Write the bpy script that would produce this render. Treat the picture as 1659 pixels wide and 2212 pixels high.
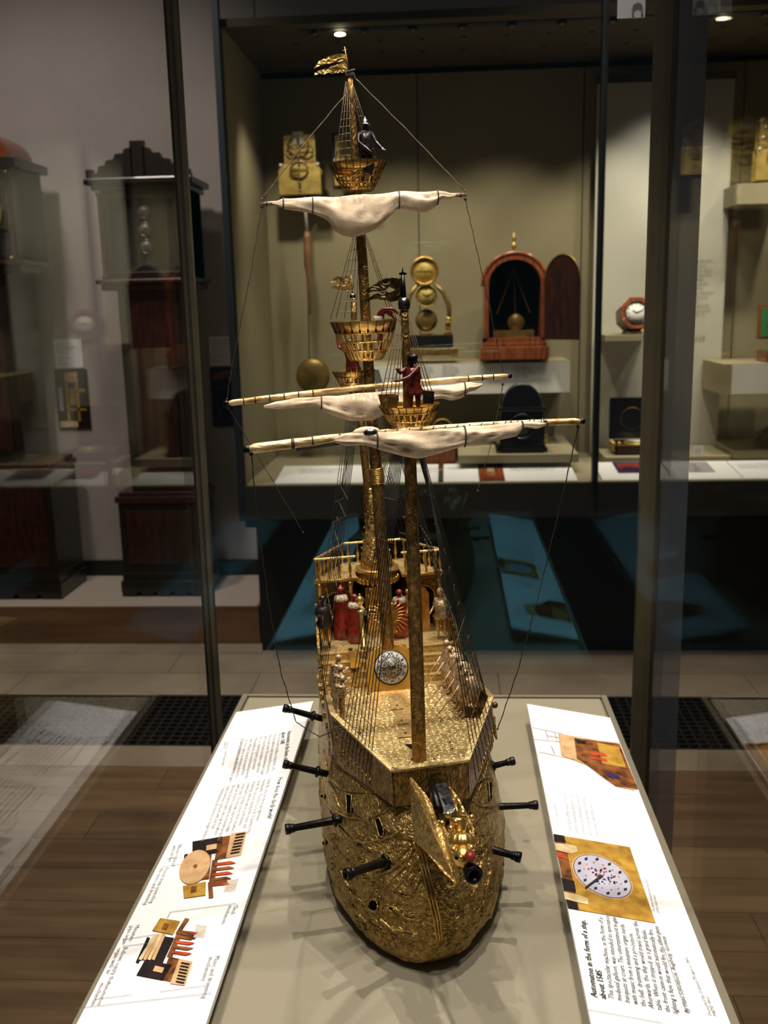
import bpy, bmesh, math, random
from mathutils import Vector, Matrix, noise
for o in list(bpy.data.objects): bpy.data.objects.remove(o)
random.seed(7)
V = Vector
R = math.radians
sc = bpy.context.scene
col = sc.collection

# ------------------------------------------------------------------ camera
FPX, CX, CY = 2108.0, 829.5, 1106.0
YAW, PITCH, ROLL = 0.0671549, 0.2106659, -0.0228709
CAM = V((0, 0, 1.52))
_cy, _sy, _cp, _sp = math.cos(YAW), math.sin(YAW), math.cos(PITCH), math.sin(PITCH)
FW = V((-_sy * _cp, _cy * _cp, -_sp)); _r = V((_cy, _sy, 0)); _u = _r.cross(FW)
RT = _r * math.cos(ROLL) + _u * math.sin(ROLL); UP = -_r * math.sin(ROLL) + _u * math.cos(ROLL)
cd = bpy.data.cameras.new('camera'); cam = bpy.data.objects.new('camera', cd); col.objects.link(cam)
cd.sensor_fit = 'VERTICAL'; cd.sensor_height = 24.0; cd.lens = FPX / 2212 * 24.0; cd.clip_start = 0.01; cd.clip_end = 60
cam.matrix_world = Matrix(((RT.x, UP.x, -FW.x, CAM.x), (RT.y, UP.y, -FW.y, CAM.y), (RT.z, UP.z, -FW.z, CAM.z), (0, 0, 0, 1)))
cd.dof.use_dof = True; cd.dof.focus_distance = 0.98; cd.dof.aperture_fstop = 7.0
sc.camera = cam

# ------------------------------------------------------------------ world, exposure, gallery lights
w = bpy.data.worlds.new('dim_gallery'); sc.world = w; w.use_nodes = True
bg = w.node_tree.nodes['Background']; bg.inputs[0].default_value = (1.0, 0.9, 0.78, 1); bg.inputs[1].default_value = 0.035
sc.view_settings.view_transform = 'Standard'; sc.view_settings.look = 'None'; sc.view_settings.gamma = 1
sc.view_settings.use_curve_mapping = False; sc.view_settings.exposure = 0.0

def lamp(kind, name, loc, target, power, color=(1, .9, .75), size=.05, cone=40, blend=.5, size_y=None):
    l = bpy.data.lights.new(name, kind); l.energy = power; l.color = color
    if kind == 'SPOT':
        l.spot_size = R(cone); l.spot_blend = blend; l.shadow_soft_size = size
    elif kind == 'AREA':
        l.size = size
        if size_y: l.shape = 'RECTANGLE'; l.size_y = size_y
    else: l.shadow_soft_size = size
    o = bpy.data.objects.new(name, l); col.objects.link(o); o.location = loc
    o.rotation_euler = (V(target) - V(loc)).to_track_quat('-Z', 'Y').to_euler()
    return o
# spots in the lid of the ship's own glass case (rear row, front row)
WARM = (1.0, .92, .80)
for i, (x, y, e) in enumerate(((-.30, 1.38, 56), (.20, 1.42, 62), (.27, .95, 30), (-.36, .80, 28), (-.20, .42, 25), (.16, .40, 25))):
    lamp('SPOT', 'case_spot', (x, y, 2.62), (-.04, 1.02, 1.0), e, WARM, .014, 75, 1.0)
# gallery ceiling lights over the left wall and the floor
lamp('SPOT', 'gallery_spot', (-1.9, 2.9, 3.9), (-1.7, 4.6, .9), 125, (1, .88, .78), .15, 80, .8)
lamp('SPOT', 'gallery_spot', (-1.3, 3.6, 3.9), (-1.2, 3.85, 0), 120, (1, .88, .76), .12, 60, .8)
lamp('SPOT', 'gallery_spot', (.6, 3.3, 3.9), (.7, 3.6, 0), 90, (1, .86, .7), .12, 60, .8)
lamp('SPOT', 'gallery_spot', (-1.1, 1.6, 3.9), (-.8, 2.1, 0), 130, (1, .84, .66), .12, 50, .8)
lamp('SPOT', 'gallery_spot', (1.0, 1.8, 3.9), (.8, 2.3, 0), 120, (1, .84, .66), .12, 50, .8)
# lights inside the wall case, along the front of its soffit
for i, x in enumerate((-.62, -.2, .25, .75, 1.2, 1.6)):
    lamp('SPOT', 'wall_case_spot', (x, 4.06, 2.5), (x, 4.72, 1.25), 24, (1, .89, .66), .03, 75, .7)
for i, x in enumerate((-.4, .15, .75, 1.3)):
    lamp('SPOT', 'wall_case_spot', (x, 4.10, 2.5), (x, 4.25, .8), 22, (1, .9, .7), .03, 60, .6)

lamp('SPOT', 'wall_case_spot', (1.0, 4.25, 2.5), (.98, 4.66, 1.7), 12, (1, .93, .8), .03, 80, .8)  # extra spot, added only to brighten the pale text board
# ------------------------------------------------------------------ materials
def nodes_of(name):
    m = bpy.data.materials.new(name); m.use_nodes = True
    nt = m.node_tree; return m, nt, nt.nodes, nt.links, nt.nodes['Principled BSDF']
def L(c):   # sRGB 0-255 -> linear
    return tuple(((v / 255) / 12.92 if v <= 10 else ((v / 255 + .055) / 1.055) ** 2.4) for v in c) + (1,)
MC = {}
def mat(name, c1, c2=None, rough=.5, metal=0., scale=30., kind='noise', bump=0., bscale=None, bkind=None, dist=.002, stretch=(1, 1, 1), spec=.5, coat=0., emit=0., lo=.35, hi=.65, rough2=None):
    m, nt, N, K, B = nodes_of(name)
    B.inputs['Roughness'].default_value = rough; B.inputs['Metallic'].default_value = metal
    B.inputs['Specular IOR Level'].default_value = spec; B.inputs['Coat Weight'].default_value = coat
    tc = N.new('ShaderNodeTexCoord'); mp = N.new('ShaderNodeMapping'); mp.inputs['Scale'].default_value = stretch
    K.new(tc.outputs['Object'], mp.inputs[0])
    def tex(kind, scale):
        if kind == 'voronoi':
            t = N.new('ShaderNodeTexVoronoi'); t.feature = 'DISTANCE_TO_EDGE'; t.inputs['Scale'].default_value = scale
            n = N.new('ShaderNodeTexNoise'); n.inputs['Scale'].default_value = scale * .8
            mx = N.new('ShaderNodeMixRGB'); mx.blend_type = 'ADD'; mx.inputs[0].default_value = .9 / scale
            K.new(mp.outputs[0], n.inputs[0]); K.new(mp.outputs[0], mx.inputs[1]); K.new(n.outputs['Color'], mx.inputs[2]); K.new(mx.outputs[0], t.inputs[0])
            return t.outputs['Distance']
        if kind == 'wave':
            t = N.new('ShaderNodeTexWave'); t.inputs['Scale'].default_value = scale; t.inputs['Distortion'].default_value = 14; t.inputs['Detail Scale'].default_value = 1.6
            K.new(mp.outputs[0], t.inputs[0]); return t.outputs['Fac']
        if kind == 'rings':
            n = N.new('ShaderNodeTexNoise'); n.inputs['Scale'].default_value = scale * .35; n.inputs['Detail'].default_value = 1
            ma = N.new('ShaderNodeMath'); ma.operation = 'MULTIPLY'; ma.inputs[1].default_value = 55
            si = N.new('ShaderNodeMath'); si.operation = 'SINE'
            K.new(mp.outputs[0], n.inputs[0]); K.new(n.outputs['Fac'], ma.inputs[0]); K.new(ma.outputs[0], si.inputs[0])
            m2 = N.new('ShaderNodeMath'); m2.operation = 'MULTIPLY_ADD'; m2.inputs[1].default_value = .5; m2.inputs[2].default_value = .5
            K.new(si.outputs[0], m2.inputs[0]); return m2.outputs[0]
        t = N.new('ShaderNodeTexNoise'); t.inputs['Scale'].default_value = scale; t.inputs['Detail'].default_value = 5
        K.new(mp.outputs[0], t.inputs[0]); return t.outputs['Fac']
    if c2 is None: B.inputs['Base Color'].default_value = L(c1)
    else:
        r = N.new('ShaderNodeValToRGB'); r.color_ramp.elements[0].position = lo; r.color_ramp.elements[1].position = hi
        r.color_ramp.elements[0].color = L(c2); r.color_ramp.elements[1].color = L(c1)
        if kind == 'voronoi': r.color_ramp.elements[0].position = .02; r.color_ramp.elements[1].position = .16
        f = tex(kind, scale); K.new(f, r.inputs[0]); K.new(r.outputs[0], B.inputs['Base Color'])
        if rough2 is not None:
            mr = N.new('ShaderNodeMapRange'); mr.inputs['To Min'].default_value = rough2; mr.inputs['To Max'].default_value = rough
            K.new(f, mr.inputs[0]); K.new(mr.outputs[0], B.inputs['Roughness'])
    if bump:
        b = N.new('ShaderNodeBump'); b.inputs['Strength'].default_value = bump; b.inputs['Distance'].default_value = dist
        K.new(tex(bkind or kind, bscale or scale), b.inputs['Height']); K.new(b.outputs[0], B.inputs['Normal'])
    if emit:
        B.inputs['Emission Color'].default_value = L(c1); B.inputs['Emission Strength'].default_value = emit
    MC[name] = m; return m
gold = mat('engraved_gilt', (226, 188, 112), (104, 78, 36), 0.42, 0.85, 170, 'noise', 0.5, 230, 'rings', .0012)
goldh = mat('hull_gilt', (204, 172, 106), (122, 94, 48), 0.43, 0.8, 260, 'noise', 0.55, 300, 'rings', .0010, lo=.25, hi=.7)
goldd = mat('deck_gilt', (222, 196, 138), (176, 146, 92), 0.42, 0.8, 260, 'noise', 0.6, 420, 'voronoi', .0009)
goldp = mat('polished_gilt', (240, 204, 124), (196, 154, 80), .30, .9, 60, 'noise', .3, 300, 'noise', .0005)
goldk = mat('mast_gilt', (160, 126, 70), (104, 78, 40), 0.48, 0.8, 260, 'noise', 0.5, 260, 'rings', .0012, stretch=(1, 1, .6))
bronze = mat('silver_bronze', (206, 180, 142), (136, 112, 80), .48, .5, 300, 'noise', .5, 600, 'noise', .0006)
iron = mat('blackened_iron', (44, 42, 42), (22, 22, 23), .35, .8, 200, 'noise', .3, 500, 'noise', .0004)
steel = mat('grey_steel', (120, 120, 124), (60, 60, 64), .3, 1, 150, 'noise', .3, 400, 'noise', .0004)
scroll = mat('raised_scroll_gilt', (232, 208, 152), (206, 176, 116), .42, .8, 200)
plateg = mat('dial_plate_gilt', (214, 162, 62), (186, 134, 46), .4, .65, 30, 'noise', .2, 300, 'noise', .0004)
redp = mat('red_enamel', (150, 42, 34), (98, 24, 20), .38, 0, 200, 'noise', .3, 500, 'noise', .0005)
darkred = mat('worn_red_paint', (118, 38, 32), (52, 20, 18), .35, .2, 220, 'noise', .4, 400, 'noise', .0005)
darkfig = mat('dark_patina', (74, 66, 70), (34, 30, 32), .32, .7, 220, 'noise', .4, 400, 'noise', .0005)
ermine = mat('ermine_white', (196, 184, 156), (110, 92, 66), .6, 0, 500, 'noise', .3, 600, 'noise', .0004)
linen = mat('linen_sailcloth', (222, 200, 172), (196, 172, 144), .85, 0, 90, 'noise', .6, 900, 'noise', .0006)
spar = mat('gilded_spar', (226, 200, 150), (150, 112, 54), .42, .35, 130, 'noise', 1., 160, 'noise', .0025, stretch=(.35, 1, 1), lo=.4, hi=.58)
sparw = mat('wooden_spar', (150, 116, 92), (96, 70, 54), .5, 0, 120)
rope = mat('dark_cord', (66, 56, 42), (28, 24, 18), .7, 0, 900, 'noise', .6, 1500, 'noise', .0004)
wire = mat('black_wire', (24, 22, 19), None, .75, 0)
brasswire = mat('pale_cord', (118, 98, 64), (70, 56, 36), .65, 0, 900)
nestm = mat('dark_smooth_gilt', (176, 138, 70), (132, 100, 46), .36, .85, 60)
enamel = mat('dial_enamel', (206, 202, 190), (170, 168, 170), .3, 0, 300)
ink = mat('black_ink', (28, 26, 28), None, .6)
inkg = mat('grey_ink', (122, 118, 122), None, .7)
void = mat('painted_dark', (6, 5, 4), None, .9, spec=.1)  # near-black that paints in the shade of openings; also eyes and beard
white = mat('panel_white', (240, 240, 242), None, .35)
whitem = mat('case_label_white', (232, 230, 222), None, .5)
tablem = mat('taupe_baseboard', (138, 130, 110), (134, 126, 106), .6, 0, 400, 'noise', .1, 1200, 'noise', .0003)
edgem = mat('taupe_metal_edge', (128, 121, 103), None, .45, .3)
postm = mat('bronze_anodised_post', (110, 98, 74), (100, 90, 68), .4, .5, 20)
seam = mat('black_gasket', (12, 12, 13), None, .6)
finm = mat('blue_grey_metal', (84, 88, 98), None, .45, .3)
wallm = mat('warm_grey_plaster', (176, 168, 164), (170, 162, 158), .9, 0, 3)
casein = mat('taupe_case_lining', (150, 140, 112), (144, 134, 106), .8, 0, 5)
casedark = mat('dark_case_front', (56, 54, 50), None, .45)
caseblack = mat('black_recess', (22, 20, 18), None, .6)
soffitm = mat('soffit_brown', (70, 58, 34), None, .8)
lblue = mat('dark_blue_frame', (38, 46, 54), None, .5)
boardm = mat('pale_grey_board', (196, 192, 178), None, .7)
mahog = mat('mahogany', (154, 84, 46), (108, 52, 28), .28, 0, 14, 'noise', .1, 60, 'noise', .001, stretch=(6, 6, 1), coat=.4)
dmahog = mat('dark_mahogany', (66, 32, 22), (38, 18, 13), .3, 0, 10, 'noise', .1, 60, 'noise', .001, stretch=(6, 6, 1), coat=.3)
dwood = mat('dark_walnut', (33, 25, 21), (20, 15, 13), .35, 0, 10, 'noise', .1, 60, 'noise', .001, stretch=(6, 6, 1), coat=.2)
ebony = mat('ebonised_wood', (24, 23, 24), None, .25, coat=.4)
brass = mat('clock_brass', (204, 176, 98), (168, 142, 72), .38, .6, 30, 'noise', .15, 80, 'noise', .001)
brassd = mat('dull_brass', (156, 130, 70), (110, 90, 46), .42, .6, 12)
brassm = mat('matte_brass', (196, 168, 84), (160, 134, 60), .5, .15, 30)
silver = mat('silvered_dial', (196, 192, 178), None, .35, .3)
glassd = mat('dark_clock_glass', (38, 44, 46), (30, 34, 35), .25, 0, 8)
green = mat('green_baize', (36, 120, 66), None, .9)
oak = mat('oak_plinth_edge', (140, 104, 72), (112, 82, 58), .5, 0, 6, 'noise', .1, 40, 'noise', .001, stretch=(.3, 4, 4))
plinthm = mat('pale_plinth_top', (176, 164, 152), None, .8)
stone = mat('floor_stone', (158, 144, 124), (138, 124, 106), .6, 0, 4)
grill = mat('cast_iron_grille', (26, 24, 23), None, .6, .3)
wood = [mat('oak_floor_board', c, d, .42, 0, 5, 'noise', .25, 26, 'noise', .002, stretch=(.35, 5, 1)) for c, d in
        (((134, 108, 80), (106, 84, 60)), ((124, 99, 73), (96, 75, 54)), ((142, 116, 88), (114, 92, 68)))]
phot = {k: mat('print_' + k, c, d, .4, 0, 60) for k, c, d in (('brown', (150, 92, 46), (62, 30, 18)), ('ochre', (196, 152, 62), (150, 108, 36)), ('dark', (38, 26, 28), (20, 14, 16)),
        ('tan', (214, 176, 132), (190, 148, 104)), ('orange', (206, 86, 40), (150, 50, 26)), ('violet', (72, 52, 110), (30, 22, 48)), ('lilac', (188, 186, 208), (176, 172, 190)), ('cream', (232, 214, 170), (190, 160, 110)))}

def glass_mat(name, tint, refl_face, refl_edge, f0=.03, ior=.9):
    m = bpy.data.materials.new(name); m.use_nodes = True; nt = m.node_tree; N = nt.nodes; K = nt.links
    N.remove(N['Principled BSDF']); out = N['Material Output']
    tr = N.new('ShaderNodeBsdfTransparent'); tr.inputs[0].default_value = (tint[0], tint[1], tint[2], 1)
    gl = N.new('ShaderNodeBsdfGlossy'); gl.inputs['Roughness'].default_value = 0
    lw = N.new('ShaderNodeLayerWeight'); lw.inputs[0].default_value = .5
    cr = N.new('ShaderNodeValToRGB'); cr.color_ramp.elements[0].color = refl_face + (1,); cr.color_ramp.elements[1].color = refl_edge + (1,)
    cr.color_ramp.elements[0].position = .15; cr.color_ramp.elements[1].position = .6
    pw = N.new('ShaderNodeMath'); pw.operation = 'POWER'; pw.inputs[1].default_value = 5      # Schlick reflectance per face
    fr = N.new('ShaderNodeMath'); fr.operation = 'MULTIPLY_ADD'; fr.inputs[1].default_value = ior; fr.inputs[2].default_value = f0
    K.new(lw.outputs['Facing'], pw.inputs[0]); K.new(pw.outputs[0], fr.inputs[0])
    mx = N.new('ShaderNodeMixShader')
    K.new(lw.outputs['Facing'], cr.inputs[0]); K.new(cr.outputs[0], gl.inputs[0]); K.new(fr.outputs[0], mx.inputs[0])
    K.new(tr.outputs[0], mx.inputs[1]); K.new(gl.outputs[0], mx.inputs[2]); K.new(mx.outputs[0], out.inputs[0])
    return m
glass = glass_mat('coated_case_glass', (.985, .99, .99), (.20, .65, .95), (1, 1, 1), .036)
glassg = glass_mat('side_case_glass', (.985, .99, .99), (1, 1, 1), (1, 1, 1), .022, .40)
glassf = glass_mat('wall_case_glass', (.96, .97, .97), (.6, .6, .6), (1, 1, 1), .015)

# ------------------------------------------------------------------ helpers
def ray(px, py): return FW + RT * ((px - CX) / FPX) - UP * ((py - CY) / FPX)
def P(px, py, y):  d = ray(px, py); return CAM + d * (y / d.y)                # point of the photo at depth y
def PZ(px, py, z): d = ray(px, py); return CAM + d * ((z - CAM.z) / d.z)      # ... on the level z
PSI, RHO = R(10.5), R(1.5)
_X0 = V((math.cos(PSI), math.sin(PSI), 0)); SYv = V((-math.sin(PSI), math.cos(PSI), 0))
SXv = _X0 * math.cos(RHO) + V((0, 0, 1)) * math.sin(RHO); SZv = -_X0 * math.sin(RHO) + V((0, 0, 1)) * math.cos(RHO)
SO = V((-.01, .84, .9))
def S(px, py, Y, dx=0, dy=0, dz=0):                                           # ship-frame point at ship station Y
    d = ray(px, py); p = CAM + d * (((SO + SYv * Y) - CAM).dot(SYv) / d.dot(SYv)) - SO
    return V((p.dot(SXv) + dx, p.dot(SYv) + dy, p.dot(SZv) + dz))
def lerp(a, b, t): return a + (b - a) * t
def tag(o, label=None, cat=None, group=None, kind=None):
    for k, v in (('label', label), ('category', cat), ('group', group), ('kind', kind)):
        if v: o[k] = v
    return o
def thing(name, loc, label, cat, group=None):
    o = bpy.data.objects.new(name, None); o.location = loc; o.empty_display_size = .02; col.objects.link(o)
    return tag(o, label, cat, group)
class MB:
    def __init__(s): s.v = []; s.f = []; s.sm = []
    def add(s, vs, fs, smooth=False):
        n = len(s.v); s.v += [V(v) for v in vs]; s.f += [tuple(i + n for i in f) for f in fs]; s.sm += [smooth] * len(fs); return s
    def box(s, x0, x1, y0, y1, z0, z1):
        vs = [(x, y, z) for x in (x0, x1) for y in (y0, y1) for z in (z0, z1)]
        return s.add(vs, [(0, 1, 3, 2), (4, 6, 7, 5), (0, 4, 5, 1), (2, 3, 7, 6), (0, 2, 6, 4), (1, 5, 7, 3)])
    def obox(s, c, ax, ay, az):
        c = V(c); vs = [c + ax * i + ay * j + az * k for i in (-1, 1) for j in (-1, 1) for k in (-1, 1)]
        return s.add(vs, [(0, 1, 3, 2), (4, 6, 7, 5), (0, 4, 5, 1), (2, 3, 7, 6), (0, 2, 6, 4), (1, 5, 7, 3)])
    def tube(s, pts, r, n=8, cap=True, flat=1.0):
        pts = [V(p) for p in pts]; rs = r if isinstance(r, (list, tuple)) else [r] * len(pts)
        vs = []; t0 = None
        for i, p in enumerate(pts):
            t = (pts[min(i + 1, len(pts) - 1)] - pts[max(i - 1, 0)]).normalized()
            if i == 0:
                a = t.cross(V((0, 0, 1)));
                if a.length < .1: a = t.cross(V((0, 1, 0)))
                a.normalize()
            else: a = (a - t * a.dot(t)).normalized()
            b = t.cross(a)
            vs += [p + (a * math.cos(k * 2 * math.pi / n) + b * flat * math.sin(k * 2 * math.pi / n)) * rs[i] for k in range(n)]
        fs = [(i * n + k, i * n + (k + 1) % n, (i + 1) * n + (k + 1) % n, (i + 1) * n + k) for i in range(len(pts) - 1) for k in range(n)]
        if cap: fs += [tuple(range(n))[::-1], tuple(range((len(pts) - 1) * n, len(pts) * n))]
        return s.add(vs, fs, n > 4)
    def lathe(s, prof, o=(0, 0, 0), ax=(0, 0, 1), n=20, flute=None, cap=True):
        o = V(o); ax = V(ax).normalized(); a = ax.cross(V((0, 1, 0)));
        if a.length < .1: a = ax.cross(V((1, 0, 0)))
        a.normalize(); b = ax.cross(a); vs = []
        for r, h in prof:
            for k in range(n):
                q = k * 2 * math.pi / n; rr = r * (1 + (flute[1] * math.cos(flute[0] * q) if flute else 0))
                vs.append(o + ax * h + (a * math.cos(q) + b * math.sin(q)) * rr)
        m = len(prof)
        fs = [(i * n + k, i * n + (k + 1) % n, (i + 1) * n + (k + 1) % n, (i + 1) * n + k) for i in range(m - 1) for k in range(n)]
        if cap and prof[0][0] > 1e-6: fs.append(tuple(range(n))[::-1])
        if cap and prof[-1][0] > 1e-6: fs.append(tuple(range((m - 1) * n, m * n)))
        return s.add(vs, fs, True)
    def ball(s, c, r, n=12, sx=(1, 1, 1)):
        c = V(c); m = n // 2 + 1; vs = []; fs = []
        for i in range(1, m):
            th = math.pi * i / m
            for k in range(n):
                q = 2 * math.pi * k / n; vs.append(c + V((r * sx[0] * math.sin(th) * math.cos(q), r * sx[1] * math.sin(th) * math.sin(q), r * sx[2] * math.cos(th))))
        vs += [c + V((0, 0, r * sx[2])), c - V((0, 0, r * sx[2]))]; T = len(vs) - 2
        for i in range(m - 2):
            for k in range(n): fs.append((i * n + k, (i + 1) * n + k, (i + 1) * n + (k + 1) % n, i * n + (k + 1) % n))
        for k in range(n): fs.append((T, k, (k + 1) % n)); fs.append((T + 1, (m - 2) * n + (k + 1) % n, (m - 2) * n + k))
        return s.add(vs, fs, True)
    def prism(s, pts, off):
        pts = [V(p) for p in pts]; off = V(off); n = len(pts)
        return s.add(pts + [p + off for p in pts], [tuple(range(n))[::-1], tuple(range(n, 2 * n))] + [(k, (k + 1) % n, n + (k + 1) % n, n + k) for k in range(n)])
    def grid(s, fn, nu, nv, closed=False, smooth=True):
        vs = [fn(i / (nu - (0 if closed else 1)), j / (nv - 1)) for j in range(nv) for i in range(nu)]
        fs = [(j * nu + i, j * nu + (i + 1) % nu, (j + 1) * nu + (i + 1) % nu, (j + 1) * nu + i) for j in range(nv - 1) for i in range(nu if closed else nu - 1)]
        return s.add(vs, fs, smooth)
    def build(s, name, m, parent=None, label=None, bevel=0, solid=0, origin=None, fix=True, sub=0):
        me = bpy.data.meshes.new(name)
        o0 = V((0, 0, 0))
        if parent is not None:
            q = parent
            while q is not None and q.type != 'EMPTY' and q.parent: q = q.parent
            if q.get('shipframe'): o0 = V((0, 0, 0))
            else: o0 = V(q.location) if q.type == 'EMPTY' else V(q.location)
        else:
            if origin is None:
                xs = [v.x for v in s.v]; ys = [v.y for v in s.v]; zs = [v.z for v in s.v]
                origin = ((min(xs) + max(xs)) / 2, (min(ys) + max(ys)) / 2, min(zs))
            o0 = V(origin)
        me.from_pydata([tuple(v - o0) for v in s.v], [], s.f)
        for p, k in zip(me.polygons, s.sm): p.use_smooth = k
        me.validate()
        if fix:
            bm = bmesh.new(); bm.from_mesh(me); bmesh.ops.recalc_face_normals(bm, faces=bm.faces); bm.to_mesh(me); bm.free()
        me.materials.append(m)
        o = bpy.data.objects.new(name, me); col.objects.link(o)
        if parent is not None: o.parent = parent
        else: o.location = o0
        if solid: md = o.modifiers.new('solid', 'SOLIDIFY'); md.thickness = solid; md.offset = 0
        if bevel: md = o.modifiers.new('bevel', 'BEVEL'); md.width = bevel; md.segments = 2; md.limit_method = 'ANGLE'
        if sub: md = o.modifiers.new('sub', 'SUBSURF'); md.levels = sub; md.render_levels = sub
        if label: o['label'] = label
        return o
def dup(o, name=None, parent=None, loc=None, rotz=None):
    c = o.copy(); col.objects.link(c); c.parent = parent if parent is not None else o.parent
    if loc is not None: c.location = loc
    return c
def text_mesh(lines, size, O, ux, uy, lead=1.35, m=None, parent=None, name='printed_text', bold=0, align='LEFT'):
    # flat printed lettering: reads along ux, lines stack against uy, converted to a mesh
    cu = bpy.data.curves.new('t', 'FONT'); cu.body = '\n'.join(lines); cu.size = size; cu.space_line = lead; cu.resolution_u = 1; cu.offset = bold; cu.align_x = align
    cu.shear = .1
    to = bpy.data.objects.new('t', cu); col.objects.link(to)
    dg = bpy.context.evaluated_depsgraph_get(); me = bpy.data.meshes.new_from_object(to.evaluated_get(dg))
    bpy.data.objects.remove(to)
    ux = V(ux).normalized(); uy = V(uy).normalized(); O = V(O)
    mb = MB(); mb.add([O + ux * v.co.x + uy * v.co.y for v in me.vertices], [tuple(p.vertices) for p in me.polygons])
    return mb.build(name, m or ink, parent, fix=False)

# ================================================================== THE SETTING
BK = 4.78; FR = 3.95
def struct(mb, name, m, **k): return tag(mb.build(name, m, **k), kind='structure')
struct(MB().box(-3.4, 2.9, .1, 3.0, -.06, -.016).box(-3.4, 2.9, 3.6, 4.9, -.06, -.016).box(-3.4, 2.9, 2.98, 3.6, -.12, -.07), 'floor', caseblack)
fl = bpy.data.objects['floor']
y = 3.0; row = 0
while y > .55:                                                     # oak boards of the floor
    y2 = y - .152; x = -2.3 + (row * .61) % 1.35 - 1.35
    while x < 1.9:
        x2 = x + 1.35
        if x2 > -2.2: MB().box(x + .001, x2 - .001, y2 + .001, y - .001, -.016, .0).build('floor_board', wood[(row * 2 + int(x * 3)) % 3], fl)
        x = x2
    y = y2; row += 1
for (ya, yb, off, wd) in ((3.002, 3.16, .2, .9), (3.62, 3.86, .5, 1.0), (3.863, 4.1, .1, 1.0), (4.103, 4.34, .6, 1.0)):   # stone slabs
    x = -3.3 + off
    while x < 2.6:
        MB().box(x + .0015, x + wd - .0015, ya + .0015, yb, -.016, 0).build('stone_slab', stone, fl); x += wd
g = MB()
x = -2.6
while x < 1.9: g.box(x, x + .010, 3.165, 3.615, -.012, -.002); x += .036
for k in range(13): g.box(-2.6, 1.9, 3.165 + k * .0367, 3.175 + k * .0367, -.014, -.001)
gr = g.build('vent_grille', grill, fl); gr['kind'] = 'stuff'

struct(MB().box(-3.6, -.865, BK, BK + .1, 0, 4.2), 'wall_back', wallm)
struct(MB().box(-.865, 2.9, BK + .01, BK + .1, 0, 4.2), 'wall_right', wallm)
struct(MB().box(-3.6, -.87, BK - .015, BK, .17, .255), 'baseboard_back', caseblack)

# low plinth for the longcase clocks
pt = thing('clock_plinth', (-1.9, 4.45, 0), 'long low oak-edged plinth with pale top carrying the two longcase clocks', 'plinth')
MB().box(-3.6, -.868, 4.222, BK - .017, 0.001, .170).build('plinth_body', oak, pt, bevel=.002)
MB().box(-3.6, -.882, 4.236, BK - .02, .168, .176).build('top_panel', plinthm, pt)
for a in ((-3.6, -.868, 4.222, 4.235), (-.881, -.868, 4.236, BK - .02)): MB().box(a[0], a[1], a[2], a[3], .168, .178).build('edge_trim', oak, pt)

# ------------------------------------------------------------------ wall case
XL = -.862; ZD = .79; ZT = 2.56; XM = .596
wc = thing('wall_display_case', (.9, 4.3, 0), 'large lit wall display case lined in taupe with clocks on shelves inside', 'display case')
MB().box(XL, 2.9, BK - .02, BK, ZD, ZT).build('back_lining', casein, wc)
for px in (905, 1255, 1590): 
    x = P(px, 500, BK).x; MB().box(x - .0025, x + .0025, BK - .0215, BK - .0195, ZD, ZT).build('lining_joint', caseblack, wc)
MB().box(XL, XL + .02, FR + .02, BK - .02, ZD, ZT).build('side_lining', casein, wc)
MB().box(XL, 2.9, FR + .01, BK - .02, ZD - .03, ZD).build('deck', casein, wc, bevel=.002)
MB().box(XL, 2.9, FR, FR + .03, .645, ZD - .002).build('front_panel', casedark, wc)
MB().box(XL, XM - .012, FR - .004, FR, .647, ZD - .004).build('front_panel', casedark, wc); MB().box(XM + .012, 2.2, FR - .004, FR, .647, ZD - .004).build('front_panel', casedark, wc)
MB().box(XL, 2.9, 4.0, BK, .60, .645).build('underside', caseblack, wc)
MB().box(XL + .02, 2.9, 4.13, 4.16, 0.001, .6).build('recessed_base', caseblack, wc)
MB().box(XL, 2.9, FR + .02, BK - .02, ZT, ZT + .03).build('soffit', soffitm, wc)
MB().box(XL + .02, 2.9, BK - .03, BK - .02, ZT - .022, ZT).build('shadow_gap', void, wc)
MB().box(XL - .012, XL + .012, FR - .006, FR + .03, .64, ZT + .3).build('side_frame', lblue, wc)
MB().box(XM - .011, XM + .002, FR - .01, FR + .03, ZD, ZT + .3).build('mullion', lblue, wc); MB().box(XM + .002, XM + .011, FR - .012, FR + .03, .645, ZT + .3).build('mullion', seam, wc)
MB().box(XL + .012, XM - .011, FR + .008, FR + .016, ZD, ZT + .2).build('glass_pane', glassf, wc)
MB().box(XM + .011, 2.9, FR + .008, FR + .016, ZD, ZT + .2).build('glass_pane', glassf, wc)
# downlight rows in the soffit
sl = MB().box(-.55, 2.4, 4.045, 4.09, ZT - .004, ZT + .001).build('light_track', caseblack, wc)
dl = None
for i in range(14):
    x = -.5 + i * .19
    o = MB().lathe([(.021, 0), (.021, .012), (.015, .012), (.010, .004)], (x, 4.068, ZT - .014), n=14).build('downlight', caseblack if i != 3 else caseblack, wc)
    MB().ball((x, 4.068, ZT - .008), .008, 8).build('lamp_bulb', silver, o)
lit = mat('lit_lamp', (255, 236, 196), None, .5, emit=14)
MB().lathe([(0, 0), (.02, .003), (.02, .006)], (P(733, 25, 4.068).x, 4.068, ZT - .022), n=14).build('lit_lamp', lit, wc, label='single lamp seen glowing in the soffit')
for ry, n in ((4.25, 15), (4.45, 15)):
    for i in range(n): x = -.6 + i * .17; MB().lathe([(.010, 0), (.010, .004)], (x, ry, ZT - .004), n=8).build('ceiling_fitting', caseblack, wc)

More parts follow.
